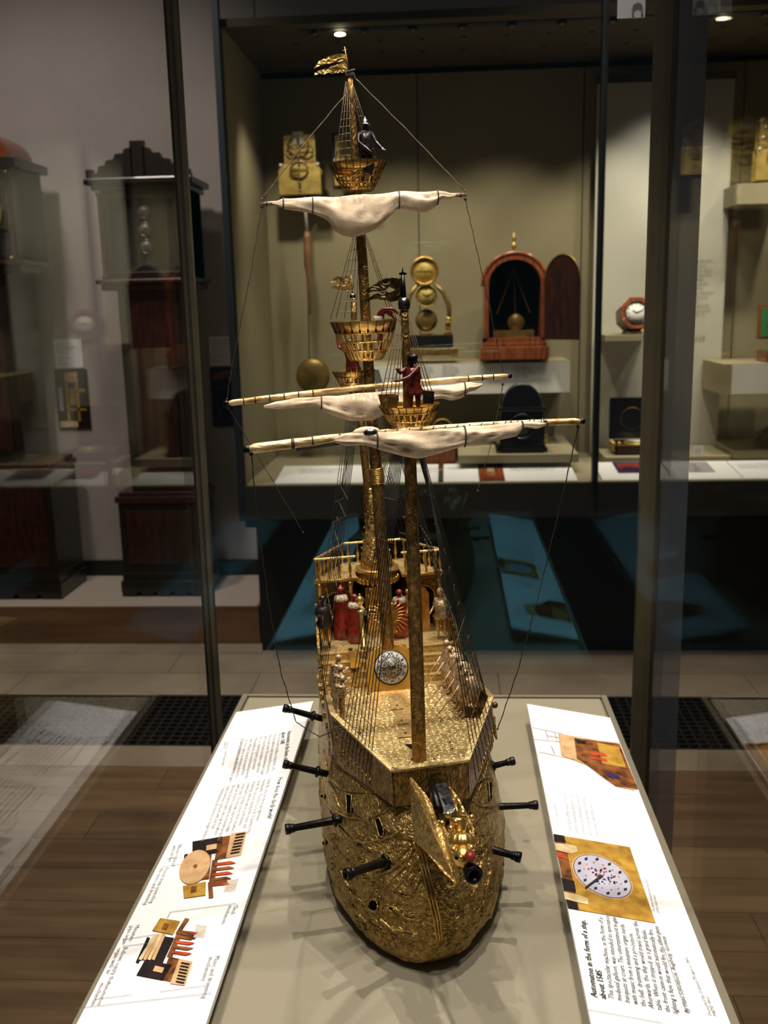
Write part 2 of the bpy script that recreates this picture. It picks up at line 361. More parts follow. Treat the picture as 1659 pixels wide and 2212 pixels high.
def pbox(px0, px1, py0, py1, ya, yb):
    # box whose front face, at depth ya, covers that rectangle of the photo
    a = P(px0, (py0 + py1) / 2, ya); b = P(px1, (py0 + py1) / 2, ya); c = P((px0 + px1) / 2, py0, ya); d = P((px0 + px1) / 2, py1, ya)
    return (a.x, b.x, ya, yb, d.z, c.z)
# pale text board standing at the back of the right bay
bd = thing('text_board', P(1430, 965, 4.7), 'tall pale grey board with printed text standing in the wall case behind the octagonal clock', 'board')
b = pbox(1283, 1568, 176, 962, 4.66, 4.68); MB().box(b[0], b[1], b[2], b[3], ZD + .002, b[5]).build('board_panel', boardm, bd)
MB().box(b[0] - .004, b[1] + .004, b[2] - .006, b[3], b[5], b[5] + .035).build('top_rail', soffitm, bd); MB().box(b[0] - .004, b[1] + .004, b[2] - .008, b[3], b[5] + .035, b[5] + .042).build('rail_edge', brassd, bd)
q = P(1497, 566, 4.655); text_mesh(['Clocks and', 'watches', 'at sea were', 'needed for', 'finding', 'longitude', 'Marine', 'time keepers', 'carried in', 'ships', 'around the', 'world from', '1760 on'], .019, (q.x, 4.655, q.z), (1, 0, 0), (0, 0, 1), 1.05, inkg, bd)
q = P(1494, 735, 4.655); text_mesh(['1568'], .03, (q.x, 4.655, q.z), (1, 0, 0), (0, 0, 1), 1, inkg, bd)

def shelf(name, px0, px1, py0, py1, ya, label, front=None, cat='shelf', yb=BK - .021):
    b = pbox(px0, px1, py0, py1, ya, yb)
    t = thing(name, ((b[0] + b[1]) / 2, (b[2] + b[3]) / 2, b[4]), label, cat, 'shelves inside the wall case')
    MB().box(b[0], b[1], b[2], b[3] , b[4], b[5]).build('shelf_block', casein, t, bevel=.0015)
    if front: MB().box(b[0] + .012 * front, b[1] - .004, b[2] - .003, b[2], b[4] + .003, b[5] - .004).build('label_panel', whitem, t)
    return t, b
s1, B1 = shelf('display_shelf', 800, 1233, 784, 852, 4.42, 'deep white-fronted shelf under the arched mahogany clock', 1)
for i, px in enumerate((900, 955, 1112)):
    q = P(px, 792, 4.415); text_mesh(['Table clock', 'made in London', 'about 1760 with', 'a fine movement', 'by the maker', 'given in 1888'], .011, (q.x, 4.416, q.z), (1, 0, 0), (0, 0, 1), .9, inkg, s1)
s2, B2 = shelf('display_shelf', 990, 1250, 982, 1000, 4.17, 'thin low shelf carrying the black arched clock')
s3, B3 = shelf('display_shelf', 1307, 1412, 723, 737, 4.42, 'thin shelf holding the octagonal clock before the pale board', yb=4.655)
s4, B4 = shelf('display_shelf', 1562, 1720, 785, 852, 4.30, 'white-fronted shelf at the right edge of the photo, under the green-lined box', 3, yb=4.65)
s5, B5 = shelf('display_shelf', 1585, 1720, 975, 990, 4.34, 'thin low shelf at the right edge of the photo')
s6, B6 = shelf('display_shelf', 1308, 1578, 987, 1008, 4.30, 'low platform under the open chronometer box', yb=4.648)
s7, B7 = shelf('display_shelf', 604, 698, 427, 434, 4.605, 'small bracket shelf under the large brass movement with pendulum')
s8, B8 = shelf('display_shelf', 1592, 1720, 395, 440, 4.45, 'dark bracket shelf at the upper right edge of the photo')
# printed label cards lying on the front of the deck
def card(px0, px1, nm, lab, prints=(), grp=None, lines=None):
    y0, y1 = FR + .035, FR + .30; z = ZD + .002
    a = PZ(px0, 1044, ZD).x; b = PZ(px1, 1044, ZD).x
    t = tag(MB().add([(a, y0, z), (b, y0, z), (b, y1, z + .03), (a, y1, z + .03), (a, y0, z - .002), (b, y0, z - .002), (b, y1, z), (a, y1, z)], [(0, 1, 2, 3), (4, 7, 6, 5), (0, 4, 5, 1), (1, 5, 6, 2), (2, 6, 7, 3), (3, 7, 4, 0)]).build(nm, white), lab, 'label card', 'cards along the front of the wall case')
    up = V((0, y1 - y0, .03)); n = V((0, -.03, .265)).normalized() * .0012
    for (f0, f1, g0, g1, mm) in prints:
        pa = V((lerp(a, b, f0), y0, z)) + up * g0 + n; pb = V((lerp(a, b, f1), y0, z)) + up * g1 + n
        MB().add([(pa.x, pa.y, pa.z), (pb.x, pa.y, pa.z), (pb.x, pb.y, pb.z), (pa.x, pb.y, pb.z)], [(0, 1, 2, 3)]).build('printed_picture', mm, t)
    if lines:
        pa = V((lerp(a, b, lines[0]), y0, z)) + up * .78 + n; text_mesh(lines[1], .017, pa, (1, 0, 0), up, .95, inkg, t)
    return t
TL = ['The clock and the pendulum', 'From about 1660 the pendulum', 'made clocks keep good time', 'and makers in London', 'became the best of the age']
card(594, 820, 'label_card', 'white label card at the left end of the wall case', lines=(.18, TL))
card(826, 946, 'label_card', 'white label card behind the ship masts in the wall case', lines=(.2, TL))
card(958, 1036, 'label_card', 'narrow white label card right of the dark strip', lines=(.1, ['Making time', 'Clockmakers', 'of the city']))
card(1036, 1093, 'picture_card', 'small card with a reddish portrait print between two white cards', ((0, 1, 0, 1, phot['brown']), (.05, .95, .0, .5, phot['orange']), (.35, .65, .3, .8, phot['cream'])))
card(1093, 1252, 'label_card', 'white label card left of the dark mullion', lines=(.1, TL))
card(1308, 1420, 'label_card', 'white card with a dark red print below the open chronometer box', ((.38, .99, .35, .98, phot['violet']), (.45, .9, .45, .9, phot['orange'])))
card(1431, 1621, 'label_card', 'white card with grey picture strip right of the bronze post', ((.25, .75, .35, .95, inkg), (.3, .45, .35, .95, phot['tan']), (.48, .6, .4, .9, phot['lilac'])))
card(1624, 1760, 'label_card', 'white label card at the right edge of the photo', lines=(.1, TL))
tag(MB().box(*[(PZ(947, 1044, ZD).x), (PZ(957, 1044, ZD).x), FR + .035, FR + .3, ZD + .001, ZD + .006]).build('divider_strip', casedark), 'dark strip dividing two white label cards', 'strip')
q = P(1507, 990, 4.33); tk = tag(MB().box(q.x - .023, q.x + .023, q.y, q.y + .004, B6[5] + .001, B6[5] + .042).build('number_card', white), 'tiny white number card standing on the low platform', 'card')
text_mesh(['12'], .026, (q.x - .014, q.y - .001, B6[5] + .012), (1, 0, 0), (0, 0, 1), 1, inkg, tk)

# ------------------------------------------------------------------ glass case round the ship
GX0, GX1, GY0, GY1 = -.406, .322, .16, 1.545
gc = thing('ship_glass_case', (-.04, .85, 0), 'tall glass case with bronze corner posts enclosing the gilded ship', 'glass case')
gc['kind'] = 'structure'
MB().box(GX0, GX1, GY1, GY1 + .008, .02, 3.0).build('rear_pane', glass, gc)
MB().box(GX0 - .008, GX0, GY0, GY1 + .008, .02, 3.0).build('side_pane', glassg, gc)
MB().box(GX1, GX1 + .008, GY0, GY1 + .008, .02, 3.0).build('side_pane', glassg, gc)
p = MB().box(GX0 - .006, GX0 + .010, GY1 + .009, GY1 + .022, 0, 3.0).build('corner_post', postm, gc)
MB().box(GX0 - .010, GX0 - .006, GY1 + .008, GY1 + .024, 0, 3.0).build('gasket', seam, p)
MB().box(GX0 + .001, GX0 + .003, GY1 + .007, GY1 + .009, 0, 3.0).build('gasket', seam, p)
p = MB().box(GX1 - .015, GX1 + .009, GY1 + .009, GY1 + .026, 0, 3.0).build('corner_post', postm, gc)
MB().box(GX1 + .009, GX1 + .015, GY1 + .008, GY1 + .026, 0, 3.0).build('gasket', seam, p)
MB().box(GX1 + .016, GX1 + .060, GY1 + .012, GY1 + .018, 0, 3.0).build('door_stile', finm, gc, label='flat blue grey upright beside the right post')
MB().box(GX0, GX1, GY0, GY1, 3.0, 3.03).build('case_lid', caseblack, gc)
# headphone sticker on the rear pane
a = P(1335, -40, GY1 - .002); b = P(1393, 38, GY1 - .002)
hs = tag(MB().box(a.x, b.x, GY1 - .003, GY1 - .001, b.z, a.z).build('audio_guide_sticker', mat('sticker_grey', (190, 192, 200), None, .6)), 'pale sticker with a headphone symbol at top right on the case glass', 'sticker')
c = P(1377, 17, GY1 - .004); m_ = MB()
m_.tube([c + V((math.cos(t) * .0065, 0, math.sin(t) * .007)) for t in [math.pi * k / 12 for k in range(13)]], .0008, 5)
for s_ in (-1, 1): m_.box(c.x + s_ * .0065 - .0013, c.x + s_ * .0065 + .0013, c.y - .001, c.y + .0005, c.z - .008, c.z + .0005)
m_.build('headphone_symbol', inkg, hs)

# ------------------------------------------------------------------ plinth (table) and its two information panels
TX0, TX1, TY1 = -.337, .249, 1.478
tb = thing('display_table', (-.04, .85, 0), 'taupe display plinth carrying the gilded ship and two white panels', 'plinth')
MB().box(TX0, TX1, .2, TY1, .001, .896).build('plinth_body', edgem, tb, bevel=.002)
MB().box(TX0 + .012, TX1 - .012, .21, TY1 - .010, .890, .900).build('baseboard', tablem, tb, bevel=.0015)
for a in ((TX0, TX0 + .009, .2, TY1), (TX1 - .009, TX1, .2, TY1), (TX0 + .009, TX1 - .009, TY1 - .007, TY1)): MB().box(*a, .88, .902).build('edge_trim', edgem, tb, bevel=.0008)

def panel(label, oB, iB, oF, iF):
    # sloping panel: outer edge low, inner edge raised; corners back/front
    t = thing('information_panel', (oB + iF) * .5 * 1.0, label, 'information panel', 'white panels beside the ship')
    dn = V((0, 0, -.007)); pts = [oB, iB, iF, oF]
    MB().add(pts + [p + dn for p in pts], [(0, 1, 2, 3), (7, 6, 5, 4), (0, 4, 5, 1), (1, 5, 6, 2), (2, 6, 7, 3), (3, 7, 4, 0)]).build('panel_sheet', white, t, bevel=.0006)
    k = .92
    pts2 = [lerp(oB, iB, .03), lerp(oB, iB, k), lerp(oF, iF, k), lerp(oF, iF, .03)]
    MB().add([p + dn for p in pts2] + [V((p.x, p.y, .9005)) for p in pts2], [(0, 1, 2, 3), (7, 6, 5, 4), (0, 4, 5, 1), (1, 5, 6, 2), (2, 6, 7, 3), (3, 7, 4, 0)]).build('support_wedge', edgem, t)
    return t
BODY = ['This spectacular machine, in the form of a', 'medieval galleon, was intended to announce', 'banquets at court. The entertainment began', 'with music from a miniature organ inside', 'the hull, drumming and a procession.', 'Afterwards, the ship would travel across the', 'table. When it stopped, as a grand finale,', 'the front cannon would automatically fire,', 'lighting a fuse that would fire the other guns.']
HEAD = ['Automaton in the form of a ship,', 'about 1585']
# left panel
OB, IB = PZ(510, 1538, .909), PZ(677, 1514, .932); OF = V((OB.x, .38, .909)); IF = V((IB.x, .38, .932))
lp = panel('white information panel on the left with two brown mechanism pictures', OB, IB, OF, IF)
def LPt(px, py, up=.0006):                   # point of the photo on the left panel's sheet
    n = (IB - OB).cross(OF - OB).normalized(); n = n if n.z > 0 else -n
    d = ray(px, py); return CAM + d * ((OB - CAM).dot(n) / d.dot(n)) + n * up
def quad_print(fn, pts, m, t, up=.0006, name='printed_picture'):
    return MB().add([fn(x, y, up) for x, y in pts], [tuple(range(len(pts)))]).build(name, m, t, fix=False)
def text_on(fn, px, py, qx, qy, rx, ry, lines, size, t, m=None, lead=1.0, bold=0):
    # starts at (px,py), reads towards (qx,qy); (rx,ry) lies on the side of the letter tops
    O = fn(px, py, .0007); ux = (fn(qx, qy, .0007) - O).normalized(); up = fn(rx, ry, .0007) - O; uy = (up - ux * up.dot(ux)).normalized()
    return text_mesh(lines, size, O, ux, uy, lead, m, t, bold=bold)
text_on(LPt, 622, 1580, 612, 1650, 660, 1580, HEAD, .0088, lp, ink, .95, .0001)
text_on(LPt, 603, 1584, 590, 1650, 640, 1584, BODY, .0070, lp, inkg, 1.0)
text_on(LPt, 522, 1597, 506, 1660, 560, 1597, ['By Hans Schlottheim, Augsburg, Germany'], .0062, lp, inkg)
text_on(LPt, 492, 1602, 480, 1650, 520, 1602, ['Presented by Octavius Morgan in 1866', 'M&ME 1866'], .005, lp, inkg, .9)
text_on(LPt, 602, 1680, 585, 1740, 640, 1680, ['How does the clock work?'], .0095, lp, ink)
text_on(LPt, 580, 1683, 557, 1760, 620, 1683, ['Inside the ship are three spring-driven', 'mechanisms. The first is a clock. It operated the', 'clock. The second operated the music and', 'drumming, with the whole performance', 'controlled by a large pinned drum mounted', 'on the side. The bellows supplied the organ', 'with air. A third clockwork mechanism propelled', 'the ship along the table, although the wheels', 'have now been replaced with ball feet.', 'Unfortunately, the machine no longer functions.'], .0068, lp, inkg, 1.0)
def cap(px, py, qx, qy, lines): text_on(LPt, px, py, qx, qy, px + 40, py + 2, lines, .0068, lp, inkg, .9)
cap(386, 1825, 374, 1862, ['Wheels replaced', 'with ball feet']); cap(358, 1875, 335, 1925, ['Pinned drum controlling', 'the music and drumming'])
cap(507, 1955, 495, 1985, ['Clock', 'mechanism']); cap(294, 1999, 280, 2030, ['Miniature', 'pipe organ']); cap(268, 2047, 248, 2090, ['Bellows supply the', 'organ with air'])
cap(466, 2066, 445, 2130, ['Music and drumming', 'mechanisms']); cap(232, 2122, 215, 2160, ['Automaton', 'mechanism'])
def pline(x0, y0, x1, y1, w=1.0, t=None, fn=None, m=None):
    a = fn(x0, y0, .0009); b = fn(x1, y1, .0009); MB().tube([a, b], .00022 * w, 4).build('printed_line', m or inkg, t)
for l_ in ((165, 2180, 458, 2147), (358, 1857, 395, 1853), (350, 1874, 410, 1866), (510, 1953, 368, 1972), (368, 1972, 362, 1984), (272, 2030, 340, 2020), (265, 2046, 350, 2035), (205, 2160, 285, 2151), (345, 2144, 445, 2131), (480, 1594, 528, 1598)): pline(*l_, t=lp, fn=LPt)
def mech(ox, oy, flip):
    # printed picture of the ship's mechanism: dark frame, drum or bellows, gilt figures and pierced gallery
    def q(a, b): return (ox + a, oy + (b if not flip else 174 - b))
    dk, br, ta, oc = phot['dark'], phot['brown'], phot['tan'], phot['ochre']
    sh = (lambda pts, m, up=.0007: quad_print(LPt, [((q(a, b)[0] - ox - 80) * 1.18 + ox + 80 + (20 - b * .32 if not flip else -42 + b * .32), (q(a, b)[1] - oy - 70) * 1.12 + oy + 70) for a, b in pts], m, lp, up))
    sh([(38, 20), (90, 10), (98, 40), (46, 50)], dk); sh([(66, 28), (84, 24), (86, 34), (68, 38)], ta, .0010); sh([(30, 45), (36, 43), (44, 92), (38, 94)], dk)
    sh([(84, 12), (104, 8), (108, 52), (88, 56)], br); sh([(104, 4), (132, 0), (134, 46), (108, 52)], ta)
    for k in range(7): sh([(114, 6 + k * 6), (130, 3 + k * 6), (130, 6 + k * 6), (114, 9 + k * 6)], dk, .0011)
    sh([(40, 50), (80, 44), (88, 92), (50, 98)], dk if flip else br, .0008); sh([(84, 56), (94, 54), (100, 100), (90, 102)], br)
    if not flip:
        sh([(56 + 27 * math.cos(t), 70 + 33 * math.sin(t)) for t in [2 * math.pi * k / 28 for k in range(28)]], ta, .0013)
        sh([(57 + 4 * math.cos(t), 69 + 4 * math.sin(t)) for t in [2 * math.pi * k / 8 for k in range(8)]], br, .0016)
    else:
        for k in range(4): sh([(34 + k * 8, 50), (40 + k * 8, 48), (56 + k * 5, 98), (50 + k * 5, 99)], ta if k % 2 else phot['cream'], .0013)
    for k in range(5):
        sh([(92, 62 + k * 10), (118, 58 + k * 10), (130, 62 + k * 10), (118, 64 + k * 10), (92, 67 + k * 10)], br if k % 2 else phot['orange'], .0010)
    sh([(44, 106), (84, 98), (90, 124), (52, 130)], oc, .0010); sh([(60, 108), (70, 106), (72, 118), (62, 120)], br, .0013); sh([(88, 100), (120, 94), (124, 98), (98, 106), (106, 128), (98, 130)], br, .0012)
    for k in range(6): sh([(122, 96 + k * 4), (142, 93 + k * 4), (142, 94 + k * 4), (122, 97 + k * 4)], oc, .0011)
mech(372, 1805, False); mech(300, 1972 - 28, True)
# right panel
OB2, IB2 = PZ(1318, 1550, .909), PZ(1138, 1520, .932); OF2 = V((OB2.x, .38, .909)); IF2 = V((IB2.x, .38, .932))
rp = panel('white information panel on the right with the clock dial picture', OB2, IB2, OF2, IF2)
def RPt(px, py, up=.0006):
    n = (IB2 - OB2).cross(OF2 - OB2).normalized(); n = n if n.z > 0 else -n
    d = ray(px, py); return CAM + d * ((OB2 - CAM).dot(n) / d.dot(n)) + n * up
text_on(RPt, 1290, 2156, 1268, 2015, 1240, 2150, HEAD, .0082, rp, ink, .95, .0001)
text_on(RPt, 1326, 2160, 1305, 2010, 1280, 2150, BODY, .0069, rp, ink, 1.0)
text_on(RPt, 1490, 2190, 1448, 2060, 1440, 2190, ['By Hans Schlottheim, Augsburg, Germany'], .0062, rp, ink)
text_on(RPt, 1538, 2195, 1500, 2105, 1490, 2195, ['Presented by Octavius Morgan in 1866', 'M&ME 1866'], .0048, rp, inkg, .9)
text_on(RPt, 1416, 1972, 1398, 1900, 1380, 1972, ['The time indicator is at the foot', 'of the main mast.'], .0045, rp, inkg, .9)
for l_ in ((1270, 2183, 1432, 2212), (1483, 2190, 1420, 2012)): pline(*l_, t=rp, fn=RPt)
def rq(pts, m, up=.0007): quad_print(RPt, pts, m, rp, up)
# picture: dial in its gilt plate
rq([(1195, 1803), (1360, 1831), (1416, 1995), (1227, 1963)], phot['ochre'])
rq([(1195, 1803), (1218, 1807), (1250, 1967), (1227, 1963)], phot['brown'], .0009); rq([(1195, 1803), (1218, 1807), (1222, 1822), (1197, 1818)], phot['dark'], .0011); rq([(1212, 1898), (1240, 1905), (1244, 1930), (1218, 1925)], phot['dark'], .0011); rq([(1222, 1945), (1245, 1948), (1250, 1967), (1227, 1963)], phot['dark'], .0011)
rq([(1198, 1822), (1228, 1826), (1245, 1830), (1247, 1842), (1232, 1846), (1200, 1838)], phot['cream'], .0012); rq([(1217, 1928), (1252, 1936), (1270, 1944), (1270, 1956), (1250, 1952), (1220, 1944)], phot['cream'], .0012); rq([(1200, 1840), (1222, 1846), (1226, 1858), (1204, 1852)], phot['orange'], .0012)
def ell(cx_, cy_, a, b, rot, n=40): return [(cx_ + a * math.cos(t) * math.cos(rot) - b * math.sin(t) * math.sin(rot), cy_ + a * math.cos(t) * math.sin(rot) + b * math.sin(t) * math.cos(rot)) for t in [2 * math.pi * k / n for k in range(n)]]
rq(ell(1301, 1895, 72, 40, .52), phot['tan'], .0009); rq(ell(1301, 1895, 69, 37.5, .52), ink, .0010); rq(ell(1301, 1895, 67.5, 36.5, .52), phot['lilac'], .0011)
for k in range(12):
    t = k * math.pi / 6; e = ell(1301, 1895, 57, 30, .52, 12)[k]
    rq([(e[0] - 3.5, e[1] - 2), (e[0] + 3, e[1] - 3.5), (e[0] + 3.5, e[1] + 2), (e[0] - 3, e[1] + 3.5)], ink, .0013)
    e = ell(1301, 1895, 44, 23, .52, 24)[2 * k + 1]; rq([(e[0] - 2.5, e[1]), (e[0], e[1] - 2.5), (e[0] + 2.5, e[1]), (e[0], e[1] + 2.5)], phot['ochre'], .0013)
for k in range(42):
    e = ell(1301, 1895, random.uniform(6, 36), random.uniform(3, 19), .52, 42)[k]; s_ = random.uniform(1.5, 4)
    rq([(e[0] - s_, e[1]), (e[0], e[1] - s_ * .7), (e[0] + s_, e[1]), (e[0], e[1] + s_ * .7)], random.choice([ink, phot['violet'], ink, phot['orange']]), .0013 + k * 1e-5)
rq([(1262, 1920), (1298, 1892), (1303, 1896), (1266, 1922)], ink, .0019)
# picture: stern of the ship
rq([(1205, 1585), (1290, 1600), (1338, 1606), (1375, 1700), (1370, 1708), (1330, 1700), (1290, 1672), (1270, 1655), (1232, 1640), (1212, 1632)], phot['tan'])
rq([(1240, 1595), (1338, 1608), (1378, 1706), (1330, 1700), (1296, 1675), (1262, 1650), (1246, 1640)], phot['brown'], .0009); rq([(1290, 1606), (1336, 1614), (1352, 1660), (1300, 1650)], phot['ochre'], .0010)
rq([(1272, 1622), (1308, 1630), (1312, 1637), (1276, 1630)], phot['orange'], .0013); rq([(1272, 1634), (1310, 1641), (1312, 1647), (1276, 1641)], phot['orange'], .0013); rq([(1245, 1599), (1268, 1603), (1262, 1609), (1246, 1607)], phot['dark'], .0013); rq([(1306, 1668), (1335, 1676), (1340, 1686), (1314, 1680)], phot['violet'], .0013)
for l_ in ((1150, 1573, 1215, 1586), (1153, 1598, 1210, 1604), (1165, 1626, 1240, 1642), (1178, 1580, 1184, 1598), (1198, 1584, 1204, 1602), (1180, 1590, 1206, 1595), (1190, 1612, 1198, 1630)): pline(*l_, w=1.6, t=rp, fn=RPt, m=phot['brown'])
rl = MB()
for k in range(9):
    a = RPt(1205 + k * 19, 1790 + k * 3, .0008); b_ = RPt(1188 + k * 17, 1735 - k * 4, .0008)
text_on(RPt, 1210, 1788, 1200, 1735, 1180, 1780, ['The ship in procession'], .006, rp, phot['lilac'])
text_on(RPt, 1235, 1798, 1222, 1715, 1200, 1790, ['Small figures of the emperor and his', 'electors walked past the throne while', 'drummers and trumpeters played and', 'sailors struck the hours on the bells', 'in the crows nests of the ship'], .0062, rp, phot['lilac'], 1.25)

# ================================================================== THE GILDED SHIP (one thing, built in its own frame: X starboard, Y to the stern, Z up)
ship = thing('automaton_ship', SO, 'gilded clockwork galleon with three masts, furled sails and tiny crew on the plinth', 'model ship')
ship.matrix_world = Matrix(((SXv.x, SYv.x, SZv.x, SO.x), (SXv.y, SYv.y, SZv.y, SO.y), (SXv.z, SYv.z, SZv.z, SO.z), (0, 0, 0, 1)))
ship['shipframe'] = 1
from mathutils.bvhtree import BVHTree
LV = [(.004, .084, -.006, 1.85), (.007, .093, -.020, 1.85), (.015, .096, -.027, 1.85), (.04, .0985, -.027, 1.88), (.07, .098, -.020, 1.88), (.10, .094, -.008, 1.85), (.125, .089, .004, 1.8), (.142, .086, .016, 1.65), (.153, .083, .030, 1.5)]
YC = .16
def hull_pt(u, v):
    q = v * (len(LV) - 1); i = min(int(q), len(LV) - 2); t = q - i
    z, hw, tip, n = [lerp(LV[i][k], LV[i + 1][k], t) for k in range(4)]
    a = min(abs(u) / .62, 1) * math.pi / 2; sg = 1 if u > 0 else -1
    if abs(u) <= .62: x = hw * math.sin(a) ** (2 / n); y = YC - (YC - tip) * math.cos(a) ** (2 / n)
    else:
        k = (abs(u) - .62) / .38; y = YC + k * (.50 - YC); x = hw * (1 - .16 * k * k)
        z += .02 * k * (z / .153)
    x = x * sg - .002 - .010 * max(0, 1 - max(y, 0) / .2) * max(0, 1 - z / .15)
    p = V((x, y, z))
    rg = 1 - abs(noise.noise(V((p.x * 26, p.y * 26, p.z * 34)))) * 2.2
    lw_ = .35 if z > .085 else lerp(1, .35, max(0, (z - .06) / .025))
    nn = noise.noise(p * 30) * .0022 + max(0, rg) ** 3 * .0028 * lw_ + noise.noise(p * 95 + V((3, 1, 2))) * .0013 * lw_
    if z > .074 and y < .15: fr_ = ((z - .074 + x * .04) / .023) % 1; nn += .0026 * (1 - fr_) - .0012
    nn *= (1 if .02 < v < .97 else .2)
    d = V((x, (y - YC) * .8 if y < YC else 0, 0)); d = d.normalized() if d.length > 1e-6 else V((0, -1, 0))
    return p + d * nn
hb = MB().grid(lambda a, v: hull_pt(a * 2 - 1, v), 220, 120)
n0 = len(hb.v)
hull = hb.build('hull', goldh, ship, label='embossed gilt hull with waves and drapery')
BV = BVHTree.FromPolygons([tuple(v) for v in hb.v], hb.f)
def toloc(wv): return V((wv.dot(SXv), wv.dot(SYv), wv.dot(SZv)))
def HS(px, py, off=0.0):
    o_, d = toloc(CAM - SO), toloc(ray(px, py)).normalized(); h = BV.ray_cast(o_, d)
    if h[0] is None: return None
    n = h[1] if h[1].dot(d) < 0 else -h[1]
    return h[0] + n * off, n
def hline(pts, r, name='seam_band', m=goldh, n=6, off=0.0, taper=False, par=None):
    q = []
    for (a, b), (c, d) in zip(pts[:-1], pts[1:]):
        for k in range(6):
            h = HS(lerp(a, c, k / 6), lerp(b, d, k / 6), off)
            if h: q.append(h[0])
    if len(q) < 2: return None
    rr = [r * (1 - .7 * (i / len(q)) if taper else 1) for i in range(len(q))]
    return MB().tube(q, rr, n).build(name, m, par or hull)
# stern wall and stem mouldings
MB().prism([(-.084, .50, .003), (.084, .50, .003), (.07, .50, .175), (-.07, .50, .175)], (0, .004, 0)).build('stern_wall', goldh, ship)
for r_ in ([(893, 1818), (905, 1850), (922, 1920), (937, 1985), (946, 2045)], [(899, 1815), (912, 1850), (929, 1920), (944, 1985), (951, 2045)], [(906, 1815), (919, 1850), (936, 1920), (950, 1985), (955, 2040)]):
    hline(r_, .0011, 'stem_moulding', goldp, off=.001)
# clinker seams and drapery folds of the bow
for s_ in ([(712, 1678), (735, 1703), (765, 1711), (812, 1712), (850, 1722)], [(722, 1750), (745, 1765), (790, 1770), (830, 1755), (850, 1738)], [(728, 1778), (752, 1810), (790, 1822), (830, 1812), (868, 1790)],
           [(700, 1620), (712, 1690), (740, 1755)], [(692, 1650), (702, 1720), (730, 1790)], [(1030, 1690), (1050, 1678), (1064, 1680)], [(1018, 1728), (1040, 1742), (1066, 1738)], [(1012, 1790), (1040, 1802), (1070, 1798)], [(1058, 1600), (1050, 1660), (1030, 1720)]):
    hline(s_, .0010, 'plank_seam', goldh, off=.0006)
for s_ in ([(888, 1822), (868, 1845), (850, 1862)], [(892, 1832), (872, 1872), (840, 1905), (832, 1925)], [(905, 1850), (885, 1882), (862, 1910), (842, 1930)], [(912, 1880), (898, 1915), (885, 1940)], [(880, 1850), (845, 1880), (800, 1896)], [(870, 1790), (845, 1806), (815, 1822)],
           [(945, 1915), (965, 1940), (985, 1950)], [(948, 1940), (972, 1965), (1000, 1968)], [(760, 1960), (790, 1990), (830, 2012)], [(735, 1880), (760, 1930), (785, 1950)], [(1040, 1860), (1030, 1910), (1010, 1950)], [(1058, 1880), (1045, 1950), (1015, 1990)], [(850, 1960), (880, 1985), (915, 1990)], [(820, 1985), (850, 2010), (900, 2015)]):
    hline(s_, .0026, 'drapery_fold', goldh, off=.0002, taper=True)
# embossed swirls on the lower bow
ew = MB()
for _ in range(420):
    px, py = random.uniform(715, 1062), random.uniform(1800, 2050); h = HS(px, py)
    if not h: continue
    a0 = random.uniform(0, 6.28); rr = random.uniform(4, 11); q = [HS(px + rr * (1 - k / 9) * math.cos(a0 + k * .75), py + rr * (1 - k / 9) * math.sin(a0 + k * .75), .0003) for k in range(7)]
    if all(q): ew.tube([h_[0] for h_ in q], [.0002, .0006, .0008, .0008, .0007, .0006, .0003], 5)
ew = ew.build('embossed_waves', goldh, hull); ew['kind'] = 'stuff'
def port(pts, depth=.002, name='gunport'):
    q = [HS(a, b, .0022) for a, b in pts]
    if any(h is None for h in q): return
    n = sum((h[1] for h in q), V((0, 0, 0))).normalized()
    o = MB().tube([h[0] for h in q] + [q[0][0]], .0007, 5).build(name, goldh, hull)
    MB().prism([h[0] for h in q], -n * .0055).build('painted_dark', void, o)  # solid black plug: port's inner shade painted, hull left uncut
port([(751, 1717), (763, 1719), (762, 1757), (753, 1757)]); port([(812, 1770), (823, 1768), (832, 1795), (830, 1808), (822, 1806)])
for c_, a, b in (((809, 1955), 10, 12), ((903, 1812), 5, 6), ((700, 1720), 4, 5), ((704, 1820), 3, 5), ((848, 1963), 6, 5)):
    port([(c_[0] + a * math.cos(k * math.pi / 5), c_[1] + b * math.sin(k * math.pi / 5)) for k in range(10)], name='round_port')
port([(1052, 1692), (1058, 1690), (1060, 1725), (1055, 1732)]); port([(1009, 1755), (1016, 1756), (1016, 1795), (1009, 1790)])

# decks
ZD1 = lambda Y: lerp(.178, .156, (Y - .03) / .28)
FD = [(-.036, .027), (.036, .025), (.081, .128), (.083, .16), (-.083, .16), (-.081, .128)]
MB().prism([(x, y, ZD1(y) - .006) for x, y in FD], (0, 0, .006)).build('foredeck', goldd, ship, label='engraved foredeck plate')
MB().prism([(-.083, .161, ZD1(.16) - .008), (.083, .161, ZD1(.16) - .008), (.087, .312, .149), (-.087, .312, .149)], (0, 0, .005)).build('main_deck', goldd, ship)
a, b = V((-.083, .1605, ZD1(.16) - .001)), V((.083, .1605, ZD1(.16) - .001)); MB().tube([a, b], .0009, 6).build('deck_joint', goldp, ship)
def DZ(Y): return ZD1(Y) if Y <= .1605 else lerp(ZD1(.16) - .003, .154, (Y - .161) / .151)
def DS(px, py, dz=.0):     # point of the photo on the deck
    o_, d = toloc(CAM - SO), toloc(ray(px, py)); z = .165
    for _ in range(6): t = (z - o_.z) / d.z; p = o_ + d * t; z = DZ(p.y) + dz
    return o_ + d * ((z - o_.z) / d.z)
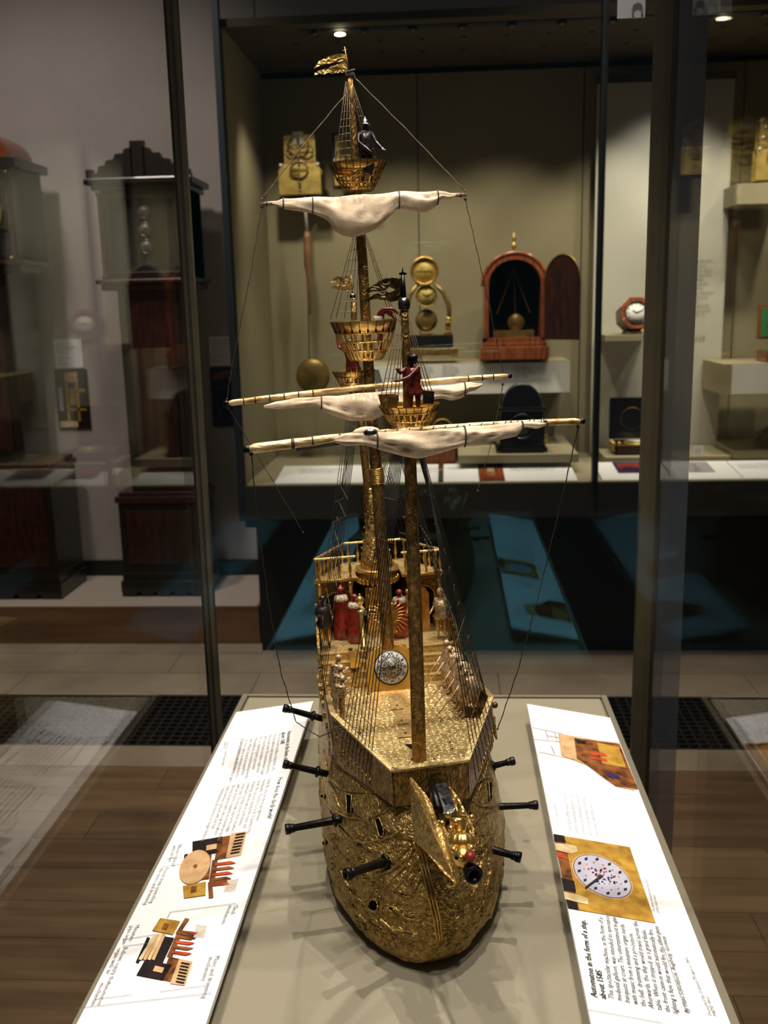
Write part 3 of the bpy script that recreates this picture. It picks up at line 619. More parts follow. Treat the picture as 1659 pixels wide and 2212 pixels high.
for (cx_, cy_, w_, h_) in ((857, 1524, 14, 9), (867, 1556, 15, 9), (875, 1584, 16, 9)):
    t_ = MB().prism([DS(cx_ - w_, cy_ - h_ + 2, .0006), DS(cx_ + w_, cy_ - h_ - 1, .0006), DS(cx_ + w_ + 1, cy_ + h_ - 2, .0006), DS(cx_ - w_ + 1, cy_ + h_ + 1, .0006)], (0, 0, .0008)).build('hatch_plate', goldd, ship)
    MB().lathe([(.0012, 0), (.0012, .0005)], DS(cx_ + 1, cy_, .0016), n=8).build('pin_hole', void, t_)
MB().prism([DS(875, 1608, .0004), DS(895, 1608, .0004), DS(898, 1617, .0004), DS(888, 1618, .0004)], (0, 0, .0004)).build('deck_slot', void, ship)
for (a, b) in ((893, 1641), (954, 1559), (776, 1585), (796, 1500)): MB().lathe([(.0024, 0), (.0024, .0012), (.001, .002)], DS(a, b, .0), n=10).build('deck_screw', steel, ship)
for (a, b) in ((972, 1604), (977, 1618), (938, 1640)): MB().lathe([(.001, 0), (.001, .0006)], DS(a, b, .0), n=8).build('pin_hole', void, ship)
sw = MB()
def onpoly(x, y): return abs(x) < (lerp(.036, .081, (y - .027) / .101) if y < .128 else .083) - .004
gy = .031
while gy < .30:
    gx = -.08
    while gx < .08:
        x, y_ = gx + random.uniform(-.002, .002), gy + random.uniform(-.002, .002)
        if onpoly(x, y_) and (abs(x) > .012 or y_ < .15):
            zb = DZ(y_) + .0001; a0 = random.uniform(0, 6.28); sg = random.choice((-1, 1)); r_ = random.uniform(.0024, .0040)
            pts = [V((x + r_ * (1 - k / 9) * math.cos(a0 + sg * k * .8), y_ + r_ * (1 - k / 9) * math.sin(a0 + sg * k * .8), zb)) for k in range(8)]
            sw.tube(pts, [.0001, .0003, .0004, .0004, .0004, .0003, .0003, .0005], 4, flat=.6)
            e = pts[0]; d_ = V((math.cos(a0 + sg * 2.2), math.sin(a0 + sg * 2.2), 0)); sw.ball(e - d_ * .0012, .0008, 6, (1, 1, .3))
        gx += .0072
    gy += .0066
sw = sw.build('scrollwork', scroll, ship); sw['kind'] = 'stuff'
# foredeck bulwark: front wall, chamfered sides, rail along the top
RL = [V((-.086, .30, .186)), V((-.086, .20, .192)), V((-.0855, .128, .202)), V((-.036, .025, .184)), V((.036, .025, .187)), V((.084, .128, .204)), V((.085, .20, .192)), V((.086, .30, .186))]
for (a, b) in zip(RL[:-1], RL[1:]):
    nm = 'front_bulwark' if a.y == b.y else 'side_bulwark'
    n = (b - a).cross(V((0, 0, 1))).normalized() * .0016
    a2 = V((a.x * .99, a.y, .148)); b2 = V((b.x * .99, b.y, .148))
    MB().prism([a, b, b2, a2], n).build(nm, goldk, ship)
rm = MB()
for (a, b) in zip(RL[1:-2], RL[2:-1]):
    d = (b - a).normalized(); n = V((d.y, -d.x, 0)).normalized() * .0028; rm.prism([a - n - d * .001, a + n - d * .001, b + n + d * .001, b - n + d * .001], (0, 0, .0022))
rm.build('bulwark_rail', goldd, ship)
for sgn in (-1, 1):
    for k in range(9):                                             # deadeyes and chain plates outside the fore bulwark
        t = k / 8; p = lerp(V((sgn * .0775, .108, .176)), V((sgn * .054, .057, .162)), t)
        o = MB().ball(p + V((sgn * .002, -.001, 0)), .0014, 8).build('deadeye', goldp, ship); MB().tube([p + V((sgn * .002, -.001, 0)), p + V((sgn * .003, -.002, -.012))], .0005, 5).build('chain_plate', goldk, o)
    # quarter bulwark and gunwale strakes further aft
    q = [V((sgn * .0875, .30, .150)), V((sgn * .0875, .33, .203)), V((sgn * .086, .37, .222)), V((sgn * .084, .415, .235)), V((sgn * .083, .415, .150))]
    MB().prism(q, (sgn * .003, 0, 0)).build('quarter_bulwark', goldk, ship)
    q2 = [V((sgn * .0905, .14, .150)), V((sgn * .092, .30, .158)), V((sgn * .092, .30, .172)), V((sgn * .089, .14, .168))]
    MB().prism(q2, (sgn * .002, 0, 0)).build('gunwale_strake', goldh, ship)
    for k in range(7): p = lerp(V((sgn * .0905, .15, .170)), V((sgn * .093, .30, .174)), k / 6); MB().obox(p, V((.0015, 0, 0)), V((0, .0045, 0)), V((0, 0, .004))).build('battlement', goldh, ship)
# stairs up to the quarterdeck
for k in range(4):
    z0 = .153 + k * .0088; y0 = .312 + k * .0115
    st = MB().box(-.0855, .0865, y0, y0 + .0125 + .002, z0 - .003, z0 + .0088).build('step', goldd, ship)
    MB().tube([(-.085, y0 - .0004, z0 + .0080), (.086, y0 - .0004, z0 + .0080)], .0009, 6).build('step_nosing', goldp, st)
MB().box(-.0845, .0845, .356, .50, .180, .1885).build('quarterdeck', goldd, ship)
for s_, n_ in (((757, 1402), 1), ((972, 1382), 1), ((701, 1432), 1)): MB().ball(S(*s_, .345), .0028, 8, (1, 1, .6)).build('deck_knob', iron, ship)
MB().box(*(lambda p: (p.x - .006, p.x + .006, .318, .345, .178, .1915))(S(765, 1415, .33))).build('stair_block', goldp, ship)

# clock in its gilt plate at the foot of the main mast, tilted back
CC = S(845, 1442, .300); ta = R(26); cu = V((0, math.sin(ta), math.cos(ta))); cn = V((0, -math.cos(ta), math.sin(ta))); cx1 = V((1, 0, 0))
pl = [CC + cx1 * (.0305 * sx) + cu * sz for sx, sz in ((-1, -.029), (1, -.029), (1, .010))] + [CC + cx1 * (.0305 * math.cos(t)) + cu * (.004 + .0255 * math.sin(t)) for t in [math.pi * (.12 + .76 * k / 12) for k in range(13)]] + [CC + cx1 * -.0305 + cu * .010]
MB().prism(pl, -cn * .012).build('clock_plate', plateg, ship, bevel=.0006)
MB().box(CC.x - .026, CC.x + .026, .312, .356, .160, .189).build('clock_case', goldk, ship)
def disc(r0, r1, off, m, name, par, th=.0006): return MB().lathe([(r0, 0), (r1, 0), (r1, th), (r0, th)] if r0 else [(0, 0), (r1, 0), (r1, th), (0, th)], CC + cn * off, cn, 48, None, not r0).build(name, m, par)
ring = disc(0, .0212, .0002, iron, 'dial_rim', ship); dial = disc(0, .0198, .0012, enamel, 'clock_dial', ring)
disc(0, .0132, .0020, mat('dial_centre', (46, 42, 42), (176, 164, 138), .4, 0, 330, 'voronoi', .3, 500, 'noise', .0004), 'dial_centre', ring, .0003)
disc(.0130, .0135, .0022, ink, 'minute_ring', ring, .0002)
for k, nm in enumerate(('XII', 'I', 'II', 'III', 'IIII', 'V', 'VI', 'VII', 'VIII', 'IX', 'X', 'XI')):
    t = math.pi / 2 - k * math.pi / 6; rd = cx1 * math.cos(t) + cu * math.sin(t); tg = cx1 * math.sin(t) - cu * math.cos(t)
    text_mesh([nm], .0056, CC + cn * .0020 + rd * .0146, tg, rd, 1, ink, ring, 'numeral', .00012, 'CENTER')
    t -= math.pi / 12; rd = cx1 * math.cos(t) + cu * math.sin(t); MB().ball(CC + cn * .0021 + rd * .0150, .0008, 6).build('half_hour_mark', ink, ring)
for an, ln, w_ in ((R(172), .0165, .0006), (R(28), .0075, .0009)):
    d = cx1 * math.cos(an) + cu * math.sin(an); MB().tube([CC + cn * .0034 - d * .003, CC + cn * .0034 + d * ln * .6, CC + cn * .0034 + d * ln], [w_, w_ * 1.3, w_ * .2], 6).build('clock_hand', steel, ring)
MB().ball(CC + cn * .0036, .0016, 8).build('hand_boss', steel, ring)
MB().ball(S(840, 1391, .318), .0062, 16).build('gilt_orb', goldp, ship)
# fluted gilt column with orb, left of the eagle
c0, c1 = S(787, 1402, .335), S(778, 1308, .365)
o = MB().lathe([(.0046, 0), (.0046, .003), (.0032, .005), (.0030, .043), (.0044, .046), (.0052, .049), (.003, .050)], c0, c1 - c0, 16, (8, .12)).build('gilt_column', goldp, ship)
MB().lathe([(0, 0), (.0035, .001), (.0058, .005), (.0056, .008), (.003, .011), (.0012, .0125), (.0014, .0145), (0, .015)], c1 + V((0, 0, .001)), (0, 0, 1), 16, (8, .05)).build('column_orb', goldp, o)
# double-headed eagle
E0 = S(838, 1338, .350); eg = MB()
eg.ball(E0, .0065, 12, (1, .7, 1.5)); eg.ball(E0 + V((0, -.002, -.004)), .006, 10, (.8, .6, 1))
for s_ in (-1, 1):
    eg.tube([E0 + V((s_ * .002, 0, .008)), E0 + V((s_ * .005, -.001, .013)), E0 + V((s_ * .0045, -.001, .018))], [.003, .0022, .0022], 8)
    eg.ball(E0 + V((s_ * .0055, -.001, .0195)), .0028, 8); eg.tube([E0 + V((s_ * .007, -.001, .0195)), E0 + V((s_ * .0105, -.001, .018))], [.0014, .0003], 6)
    eg.tube([E0 + V((s_ * .003, 0, -.008)), E0 + V((s_ * .007, -.001, -.013)), E0 + V((s_ * .009, -.002, -.018))], [.0022, .0016, .0012], 6)
eagle = eg.build('double_headed_eagle', goldp, ship, label='gilt double headed eagle with fanned wings')
for s_ in (-1, 1):
    for k in range(11):
        an = R(78 - k * 15); l_ = .019 + .004 * math.sin(k * .35); b0 = E0 + V((s_ * .004, 0, .004 - k * .0008))
        m1 = b0 + V((s_ * math.cos(an) * l_ * .55, .001, math.sin(an) * l_ * .55)); e1 = b0 + V((s_ * math.cos(an - .2) * l_, 0, math.sin(an - .2) * l_))
        MB().tube([b0, m1, e1], [.0011, .0016, .0005], 6, flat=.6).build('wing_feather', goldp, eagle)
for k in range(5): an = R(-90 + (k - 2) * 24); MB().tube([E0 + V((0, 0, -.008)), E0 + V((math.cos(an) * .016, 0, -.006 + math.sin(an) * .016))], [.0022, .0009], 6).build('tail_feather', goldp, eagle)
cr = S(832, 1312, .35); MB().lathe([(.0052, 0), (.0058, .002), (.0050, .006), (.0022, .009), (0, .010)], cr, n=14, flute=(7, .12)).build('crown', goldp, eagle)

# sterncastle: house walls, arches, poop deck, rails, canopy with spire
HZ0, HZ1 = .188, .266; FY = .415
def arch_wall(x0, x1, name):
    # front wall panel with a round-headed opening
    w_ = x1 - x0; xc = (x0 + x1) / 2; r = w_ * .30; zc = HZ0 + .046; mb = MB()
    outer = [(x0, HZ0), (x0, HZ1), (x1, HZ1), (x1, HZ0)]
    ar = [(xc - r, HZ0)] + [(xc + r * math.cos(t), zc + r * math.sin(t)) for t in [math.pi - math.pi * k / 14 for k in range(15)]] + [(xc + r, HZ0)]
    pts = [(x0, HZ0), (x0, HZ1), (x1, HZ1), (x1, HZ0)] + ar[::-1]
    # strips left, right and quads over the arch (all real depth)
    for s0, s1 in ((x0, xc - r), (xc + r, x1)): mb.box(s0, s1, FY, FY + .004, HZ0, HZ1)
    for k in range(1, 15):
        (ax, az), (bx, bz) = ar[k], ar[k + 1]
        if abs(ax - bx) < 1e-5: continue
        mb.prism([(ax, FY, az), (bx, FY, bz), (bx, FY, HZ1), (ax, FY, HZ1)], (0, .004, 0))
    o = mb.build(name, goldk, ship)
    MB().tube([(a, FY - .0006, b) for a, b in ar], .0012, 6).build('arch_moulding', goldp, o)
    MB().box(xc - r - .001, xc + r + .001, FY + .018, FY + .019, HZ0, HZ1 - .002).build('dark_interior', void, o)
    for s0 in (x0 + .003, x1 - .003):
        c_ = MB().lathe([(.0034, 0), (.0034, .004), (.0024, .006), (.0022, .056), (.0034, .060), (.0030, .063), (.0040, .068), (.0044, .074)], (s0, FY - .003, HZ0 + .001), n=12).build('column', goldp, o)
    return o
arch_wall(-.083, -.036, 'house_front'); hw_ = arch_wall(.036, .083, 'house_front')
dr = S(924, 1315, .41); MB().prism([(dr.x - .013, .411, HZ0), (dr.x + .001, .402, HZ0), (dr.x + .001, .402, HZ0 + .052), (dr.x - .003, .404, HZ0 + .060), (dr.x - .009, .408, HZ0 + .060), (dr.x - .013, .411, HZ0 + .052)], (0, .0015, 0)).build('arched_door', goldp, hw_)
for sgn in (-1, 1):
    MB().prism([(sgn * .083, FY, HZ0), (sgn * .040, .484, HZ0), (sgn * .040, .484, HZ1), (sgn * .083, FY, HZ1)], (sgn * .002, .001, 0)).build('house_side', goldk, ship)
    MB().prism([(sgn * .036, FY, HZ0), (sgn * .020, FY + .038, HZ0), (sgn * .020, FY + .038, HZ1), (sgn * .036, FY, HZ1)], (sgn * .001, 0, 0)).build('alcove_cheek', dmahog, ship)
MB().box(-.040, .040, .483, .486, HZ0, HZ1).build('house_back', goldk, ship); MB().box(-.024, .024, FY + .036, FY + .040, HZ0, HZ1).build('alcove_back', dmahog, ship)
ZP = .268
PD = [(-.087, .408), (-.030, .408)] + [(-.028 * math.cos(t), .428 - .022 * math.sin(t)) for t in [math.pi * k / 10 for k in range(1, 10)]] + [(.030, .408), (.087, .408), (.042, .488), (-.042, .488)]
PD2 = [(-.087, .408), (-.030, .408), (-.030, .44), (.030, .44), (.030, .408), (.087, .408), (.042, .488), (-.042, .488)]
pm = MB()
for q in ([(-.087, .408), (-.030, .408), (-.030, .488), (-.042, .488)], [(.030, .408), (.087, .408), (.042, .488), (.030, .488)], [(-.030, .440), (.030, .440), (.030, .488), (-.030, .488)]): pm.prism([(x, y, ZP - .004) for x, y in q], (0, 0, .004))
pm.build('poop_deck', goldd, ship)
for a, b in (((-.087, .4075), (-.030, .4075)), ((.030, .4075), (.087, .4075))): MB().tube([(a[0], a[1], ZP - .001), (b[0], b[1], ZP - .001)], .0014, 6).build('deck_edge', goldp, ship)
ZR = .2965
rails = [((-.085, .410), (-.030, .410), 4, 'L'), ((.030, .410), (.085, .410), 4, 'R'), ((-.085, .410), (-.040, .485), 8, 'S'), ((.085, .410), (.040, .485), 8, 'S'), ((-.040, .485), (.040, .485), 6, 'B')]
for a, b, n, k_ in rails:
    pts = [V((lerp(a[0], b[0], k / 40), lerp(a[1], b[1], k / 40), ZR + (.0003 if k % 2 else 0))) for k in range(41)]
    rl_ = MB().tube(pts, [.0017 if k % 2 else .0013 for k in range(41)], 6).build('poop_rail', goldd, ship)
    for k in range(n):
        t = (k + .4) / n; x, y_ = lerp(a[0], b[0], t), lerp(a[1], b[1], t)
        MB().lathe([(.0018, 0), (.0018, .003), (.0010, .005), (.0024, .011), (.0020, .015), (.0008, .021), (.0013, .026), (.0013, .029)], (x, y_, ZP), n=10).build('baluster', goldp, rl_)
SPx = S(812, 1188, .43).x
can = MB().lathe([(.0270, -.012), (.0272, -.002), (.0290, -.001), (.0290, .0015), (.0255, .003)], (SPx, .428, ZP + .006), n=32).build('canopy_drum', goldp, ship)
for k in range(14): t = math.pi * (1 + k / 13); MB().ball((SPx + .0272 * math.cos(t), .428 + .0272 * math.sin(t), ZP - .008), .0030, 8, (1, .4, 1.3)).build('valance_tab', goldp, can)
sp0 = V((SPx, .428, ZP + .008)); sp1 = S(800, 1066, .43)
n_ = 24; sp = MB().lathe([(.0225, 0), (.0205, .012), (.0160, .030), (.0110, .052), (.0070, .072), (.0040, .088), (.0024, (sp1 - sp0).length)], sp0, sp1 - sp0, n_)
spire = sp.build('spire', gold, ship, label='conical embossed canopy roof')
MB().ball(sp1 + V((0, 0, .004)), .0036, 12).build('spire_finial', goldp, spire); MB().lathe([(.0024, 0), (.0034, .001), (.0024, .002)], sp1, n=10).build('finial_collar', goldp, spire)
for k in range(60):
    t = k * 2.4; h = .004 + (k / 60) * .08; r = .0232 * (1 - h / .118); ax = (sp1 - sp0).normalized(); p = sp0 + ax * h + V((math.cos(t) * r, math.sin(t) * r, 0))
    MB().ball(p, .0016 * (1 - k / 120), 6, (1, 1, 1.6)).build('embossed_leaf', gold, spire)

# ------------------------------------------------------------------ masts, tops, yards
def mastp(name, pts, Y, rs, lab):
    q = []; rr = []
    for i in range(len(pts) - 1):
        for k in range(5): q.append(lerp(S(*pts[i], Y), S(*pts[i + 1], Y), k / 5)); rr.append(lerp(rs[i], rs[i + 1], k / 5))
    q.append(S(*pts[-1], Y)); rr.append(rs[-1])
    return MB().tube(q, rr, 16).build(name, goldk, ship, lab)
YF, YM, YZ = .06, .28, .45
fm = mastp('foremast', [(906, 1646), (896, 1300), (886, 985), (879, 800), (873, 668)], YF, [.0072, .0068, .0056, .0042, .0034], 'gilt foremast with dark upper part')
mm = mastp('mainmast', [(838, 1400), (828, 1230), (813, 1020), (800, 860), (783, 560), (770, 400), (756, 165)], YM, [.0076, .0072, .0070, .0062, .0056, .0048, .0030], 'engraved gilt main mast')
zm = mastp('mizzenmast', [(799, 1180), (793, 1040), (770, 820), (763, 650)], YZ, [.0056, .0054, .0046, .0034], 'slender gilt mizzen mast')
b0 = S(812, 1012, YM); d0 = (b0 - S(816, 1046, YM)).normalized()
MB().tube([b0 - d0 * k * .0020 + V((.0078 * math.cos(0), 0, 0)) * 0 for k in (0, 1)], .0078, 16).build('rope_binding', brasswire, mm)
for k in range(9): c_ = b0 - d0 * (k * .0021); MB().lathe([(.0074, -.0009), (.0088, -.0004), (.0088, .0004), (.0074, .0009)], c_, d0, 20).build('rope_turn', goldp, mm)
MB().ball(S(873, 657, YF), .0056, 14, (1, 1, 1.2)).build('mast_ball', steel, fm); MB().lathe([(.0046, 0), (.0052, .001), (.0046, .002)], S(873, 668, YF), n=14).build('mast_collar', iron, fm)
MB().ball(S(762, 640, YZ), .0042, 12).build('mast_ball', steel, zm); MB().lathe([(.0044, 0), (.0048, .0012), (.0040, .002)], S(762, 648, YZ), n=12).build('mast_collar', goldp, zm)
o = MB().ball(S(756, 162, YM), .0046, 10, (1.2, 1, 1)); 
for k in range(8): t = k * .8; o.tube([S(756, 162, YM) + V((.0045 * math.cos(t), .0045 * math.sin(t), -.003 + .001 * k)), S(756, 162, YM) + V((.0055 * math.cos(t + 1.2), .0055 * math.sin(t + 1.2), .001 * k - .001))], .0008, 5)
o.build('rope_knot', rope, mm)

def nest(name, cx_, rim_y, halfw, bot_y, Y, tiers, lab, shields=False, mt=goldp):
    c = S(cx_, rim_y, Y); e = S(cx_ + halfw, rim_y, Y); r0 = (e - c).length; cb = S(cx_, bot_y, Y); H = c.z - cb.z; c = V((c.x, c.y, c.z))
    root = MB().lathe([(r0 * 1.0, 0), (r0 * 1.0, -.0006), (r0 * .86, -H * .30), (r0 * .86 - .0008, -H * .30), (r0 - .0010, 0)], c, n=40, cap=False).build(name, mt, ship, lab)
    nt_ = 24
    for k in range(nt_):                                            # seams of the flared staves and pierced drops
        t = 2 * math.pi * k / nt_; a = V((math.cos(t), math.sin(t), 0))
        MB().tube([c + a * (r0 + .0004), c + a * (r0 * .86 + .0004) + V((0, 0, -H * .30))], .00035, 4).build('stave_seam', iron, root)
    prof = [.86, .76, .62, .46] if tiers == 3 else [.86, .70, .50]
    zs = [-.33, -.55, -.78, -1.0] if tiers == 3 else [-.34, -.68, -1.0]
    for i in range(len(prof)):
        rr = r0 * prof[i]; MB().lathe([(rr - .0008, 0), (rr + .0004, .0003), (rr + .0008, .0011 if i else .0024), (rr - .0006, .0013 if i else .003)], c + V((0, 0, H * zs[i])), n=36, cap=False).build('nest_band', mt, root)
        if i < len(prof) - 1:
            bm_ = MB(); nb = 26
            for k in range(nb):
                t = 2 * math.pi * (k + .5 * (i % 2)) / nb; a = V((math.cos(t), math.sin(t), 0)); r2 = r0 * prof[i + 1]
                pa = c + a * rr + V((0, 0, H * zs[i])); pb = c + a * r2 + V((0, 0, H * zs[i + 1])); w_ = V((-math.sin(t), math.cos(t), 0)) * .0009
                bm_.prism([pa - w_, pa + w_, pb + w_ * .8, pb - w_ * .8], a * .0008)
            g_ = bm_.build('pierced_tier', mt, root); g_['kind'] = 'stuff'
    MB().lathe([(0, 0), (r0 * prof[-1], .0004), (r0 * prof[-1], .0018), (0, .0016)], c + V((0, 0, -H)), n=30).build('nest_floor', goldk, root)
    return c, r0, H, root
nF = nest('crows_nest', 885, 873, 65, 927, YF, 2, 'gilt basket top on the foremast')
nM = nest('crows_nest', 787, 692, 73, 778, YM, 3, 'largest gilt basket top, half way up the main mast')
nZ = nest('crows_nest', 764, 800, 46, 842, YZ, 2, 'small bright gilt basket top on the mizzen mast')
nT = nest('crows_nest', 772, 352, 61, 414, YM, 3, 'bronze toned basket top high on the main mast', mt=nestm)
for k in range(24):                                                # pierced drops under the main top's flared rim
    t = 2 * math.pi * k / 24; c, r0, H, rt = nM; a = V((math.cos(t), math.sin(t), 0)); p = c + a * (r0 * .87 + .001) + V((0, 0, -H * .27)); w_ = V((-math.sin(t), math.cos(t), 0)) * .0014
    MB().prism([p - w_, p + w_, p + V((0, 0, .005))], a * .0004).build('pierced_drop', void, rt)

def yard(name, a, b, Y, ra, rb, m, lab, bands=(), sag=0):
    A, B_ = S(*a, Y), S(*b, Y); n = 44; pts = []; rr = []
    for k in range(n + 1):
        t = k / n; p = lerp(A, B_, t) + V((0, 0, sag * 4 * t * (1 - t))); pts.append(p); r_ = lerp(ra, rb, t) * (1 + .10 * noise.noise(p * 180)); rr.append(r_ * (.55 if k in (0, n) else 1))
    o = MB().tube(pts, rr, 12).build(name, m, ship, lab)
    for t in bands:
        c = lerp(A, B_, t) + V((0, 0, sag * 4 * t * (1 - t))); MB().lathe([(lerp(ra, rb, t) + .0002, -.0007), (lerp(ra, rb, t) + .0010, 0), (lerp(ra, rb, t) + .0002, .0007)], c, B_ - A, 14).build('lashing', rope, o)
    return o, A, B_
yF = yard('fore_yard', (534, 971), (1258, 910), YF - .022, .0046, .0030, spar, 'gilt streaked fore yard', (.13, .135, .19, .27, .78, .85, .88), .004)
yM = yard('main_yard', (489, 872), (1101, 812), YM - .02, .0034, .0031, spar, 'gilt streaked main yard', (.06, .1, .15, .2, .25, .3, .85, .9, .94), .003)
yT = yard('top_yard', (563, 441), (1008, 421), YM - .015, .0021, .0020, sparw, 'thin wooden top yard', (.03, .97), .002)
for y_ in (yF, yM):
    for e_ in (1, 2): MB().ball(y_[e_], .0030 if e_ == 2 else .0038, 10).build('yard_tip', iron, y_[0])

def sail(name, top, bot, Y, th, lab, ties=(), seed=0, dy=0.0):
    def at(poly, x):
        for (a, b), (c, d) in zip(poly[:-1], poly[1:]):
            if a <= x <= c: return lerp(b, d, (x - a) / (c - a + 1e-9))
        return poly[0][1] if x < poly[0][0] else poly[-1][1]
    x0, x1 = top[0][0], top[-1][0]; nc, nr = 110, 26
    def fn(u, v):
        x = lerp(x0, x1, v); ty = at(top, x); by = sum(at(bot, x + q) for q in (-5, 0, 5)) / 3
        A, B_ = S(x, ty, Y), S(x, by, Y); h = max((A - B_).length, 1e-4); c = (A + B_) / 2; t_ = min(th, h * .46)
        an = 2 * math.pi * u; pz = math.cos(an); py_ = math.sin(an)
        # fuller lower half, pinched top
        belly = .55 + .45 * (1 - pz) / 2
        fold = .0016 * noise.noise(V((x * .020, pz * 2.2 + py_, seed))) + .0011 * math.sin(x * .035 + pz * 3.1 + seed) * (1 - abs(pz))
        edge = min(1, min(v, 1 - v) * 18)
        f_ = min(1, h / .02)
        cre = -.0042 * f_ * max(0, 1 - abs(((x * .006 + pz * .9 + seed) % 1.3) - .65) / .10) * (1 - pz * pz)
        off = V((0, -1, 0)) * 0
        return c + (A - B_) * .5 * pz * (.35 + .65 * edge) + V((0, -py_ * (t_ * belly + (fold * 1.6 + cre) * f_) * (.3 + .7 * edge) + dy, fold * f_))
    mb = MB().grid(fn, nr, nc, closed=True); n = len(mb.v)
    mb.f += [tuple(range(nr))[::-1], tuple(range(n - nr, n))]; mb.sm += [False, False]
    o = mb.build(name, linen, ship, lab)
    for x in ties:
        ty, by = at(top, x), at(bot, x); A, B_ = S(x, ty, Y), S(x, by, Y); c = (A + B_) / 2; h = (A - B_).length / 2 + .0008; t_ = min(th, h * .9) * .8 + .0012
        MB().tube([c + (A - B_).normalized() * h * math.cos(q) + V((0, -math.sin(q) * t_ + dy, 0)) for q in [2 * math.pi * k / 20 for k in range(21)]], .0007, 5).build('sail_tie', rope, o)
    return o
sail('top_sail', [(588, 434), (612, 429), (675, 427), (720, 425), (800, 419), (860, 414), (945, 412), (985, 417)],
     [(588, 444), (612, 451), (645, 456), (675, 461), (700, 472), (715, 482), (718, 496), (735, 508), (760, 515), (785, 508), (815, 494), (840, 470), (860, 449), (890, 456), (920, 459), (942, 446), (952, 428), (970, 432), (985, 425)], YM - .022, .016, 'furled cream linen top sail, bellied in the middle', (612, 675, 861, 945), 1.3)
sail('main_sail', [(570, 872), (640, 860), (700, 856), (760, 852), (820, 845), (900, 838), (960, 832), (1005, 826), (1042, 824)],
     [(570, 886), (640, 882), (688, 876), (700, 890), (725, 901), (760, 911), (800, 909), (835, 893), (880, 880), (920, 866), (955, 859), (975, 866), (1000, 860), (1010, 845), (1028, 846), (1042, 836)], YM - .030, .013, 'furled cream linen main sail behind the foremast top', (694, 1003), 4.1)
sail('fore_sail', [(722, 938), (800, 934), (860, 932), (900, 930), (1000, 922), (1080, 916), (1150, 910), (1182, 910)],
     [(722, 964), (790, 962), (815, 969), (860, 981), (905, 991), (950, 979), (1000, 963), (1040, 962), (1085, 950), (1118, 941), (1130, 922), (1165, 928), (1182, 920)], YF - .034, .011, 'furled cream linen fore sail', (814, 1003, 1128, 1180), 2.2)
# bundled canvas and lashings wound round the left half of the fore yard
q = [(640, 972), (700, 962), (760, 950), (800, 944), (900, 938), (1000, 930), (1120, 922)]
for k in range(5): MB().tube([S(x, y_ + math.sin(x * .03 + k) * 3 + k * 1.6 - 4, YF - .030) for x, y_ in q], .0008, 5).build('gathered_cord', brasswire if k % 2 else rope, yF[0])
w1 = S(792, 934, YF - .03); MB().ball(w1, .0075, 12, (1.7, .7, .7)).build('canvas_knot', linen, yF[0]); MB().ball(w1 + V((.003, -.005, .000)), .0048, 10, (1.4, .7, .8)).build('pulley_block', steel, yF[0])
for k in range(14):
    x = 835 + k * 26; MB().tube([S(x + 4 * math.cos(t), 936 - (x - 835) * .075 + 7 * math.sin(t), YF - .031) for t in [k_ * .5 for k_ in range(10)]], .0005, 4).build('reef_loop', rope, yF[0])

# ------------------------------------------------------------------ standing rigging: each shroud a rope of its own with ratlines
def shroud(top, feet, nr, r=.00045, m=wire, t0=.12, t1=.9, broken=.0):
    ts = [top + V((0.0012 * (k - len(feet) / 2), .0006 * k, 0)) for k in range(len(feet))]
    mb = MB()
    for j in range(nr):
        t = lerp(t0, t1, j / max(1, nr - 1))
        pts = [lerp(a, b, t) for a, b in zip(ts, feet)]
        if random.random() < broken:
            pts = pts[:2]; pts.append(pts[-1] + V((random.uniform(-.003, .003), -.001, -random.uniform(.001, .004)))); pts.append(pts[-1] + V((random.uniform(-.002, .002), 0, .001)))
        mb.tube(pts, r * .75, 4)
    o = mb.build('ratlines', brasswire, ship); o['kind'] = 'stuff'
    for a, b in zip(ts, feet): MB().tube([a, lerp(a, b, .5) + V((0, .0006, -.0005)), b], r, 5).build('shroud_rope', m, o)
    return o
ftop = S(884, 940, YF)
shroud(ftop + V((-.008, 0, 0)), [lerp(V((-.080, .106, .174)), V((-.057, .056, .160)), k / 8) for k in range(9)], 14, broken=.5)
shroud(ftop + V((.008, 0, 0)), [lerp(V((.083, .112, .180)), V((.046, .032, .162)), k / 7) for k in range(8)], 14, broken=.5)
shroud(ftop + V((.008, .004, 0)), [lerp(V((.088, .20, .176)), V((.084, .14, .190)), k / 4) for k in range(5)], 10, broken=.6)
mtop = S(797, 800, YM)
shroud(mtop + V((-.008, 0, 0)), [lerp(V((-.091, .36, .185)), V((-.092, .24, .166)), k / 6) for k in range(7)], 16, broken=.4)
shroud(mtop + V((.008, 0, 0)), [lerp(V((.091, .36, .185)), V((.092, .24, .166)), k / 6) for k in range(7)], 16, broken=.4)
ztop = S(770, 842, YZ)
shroud(ztop + V((-.006, 0, 0)), [lerp(V((-.086, .42, .20)), V((-.060, .47, .20)), k / 3) for k in range(4)], 10, broken=.3)
shroud(ztop + V((.006, 0, 0)), [lerp(V((.086, .42, .20)), V((.060, .47, .20)), k / 3) for k in range(4)], 10, broken=.3)
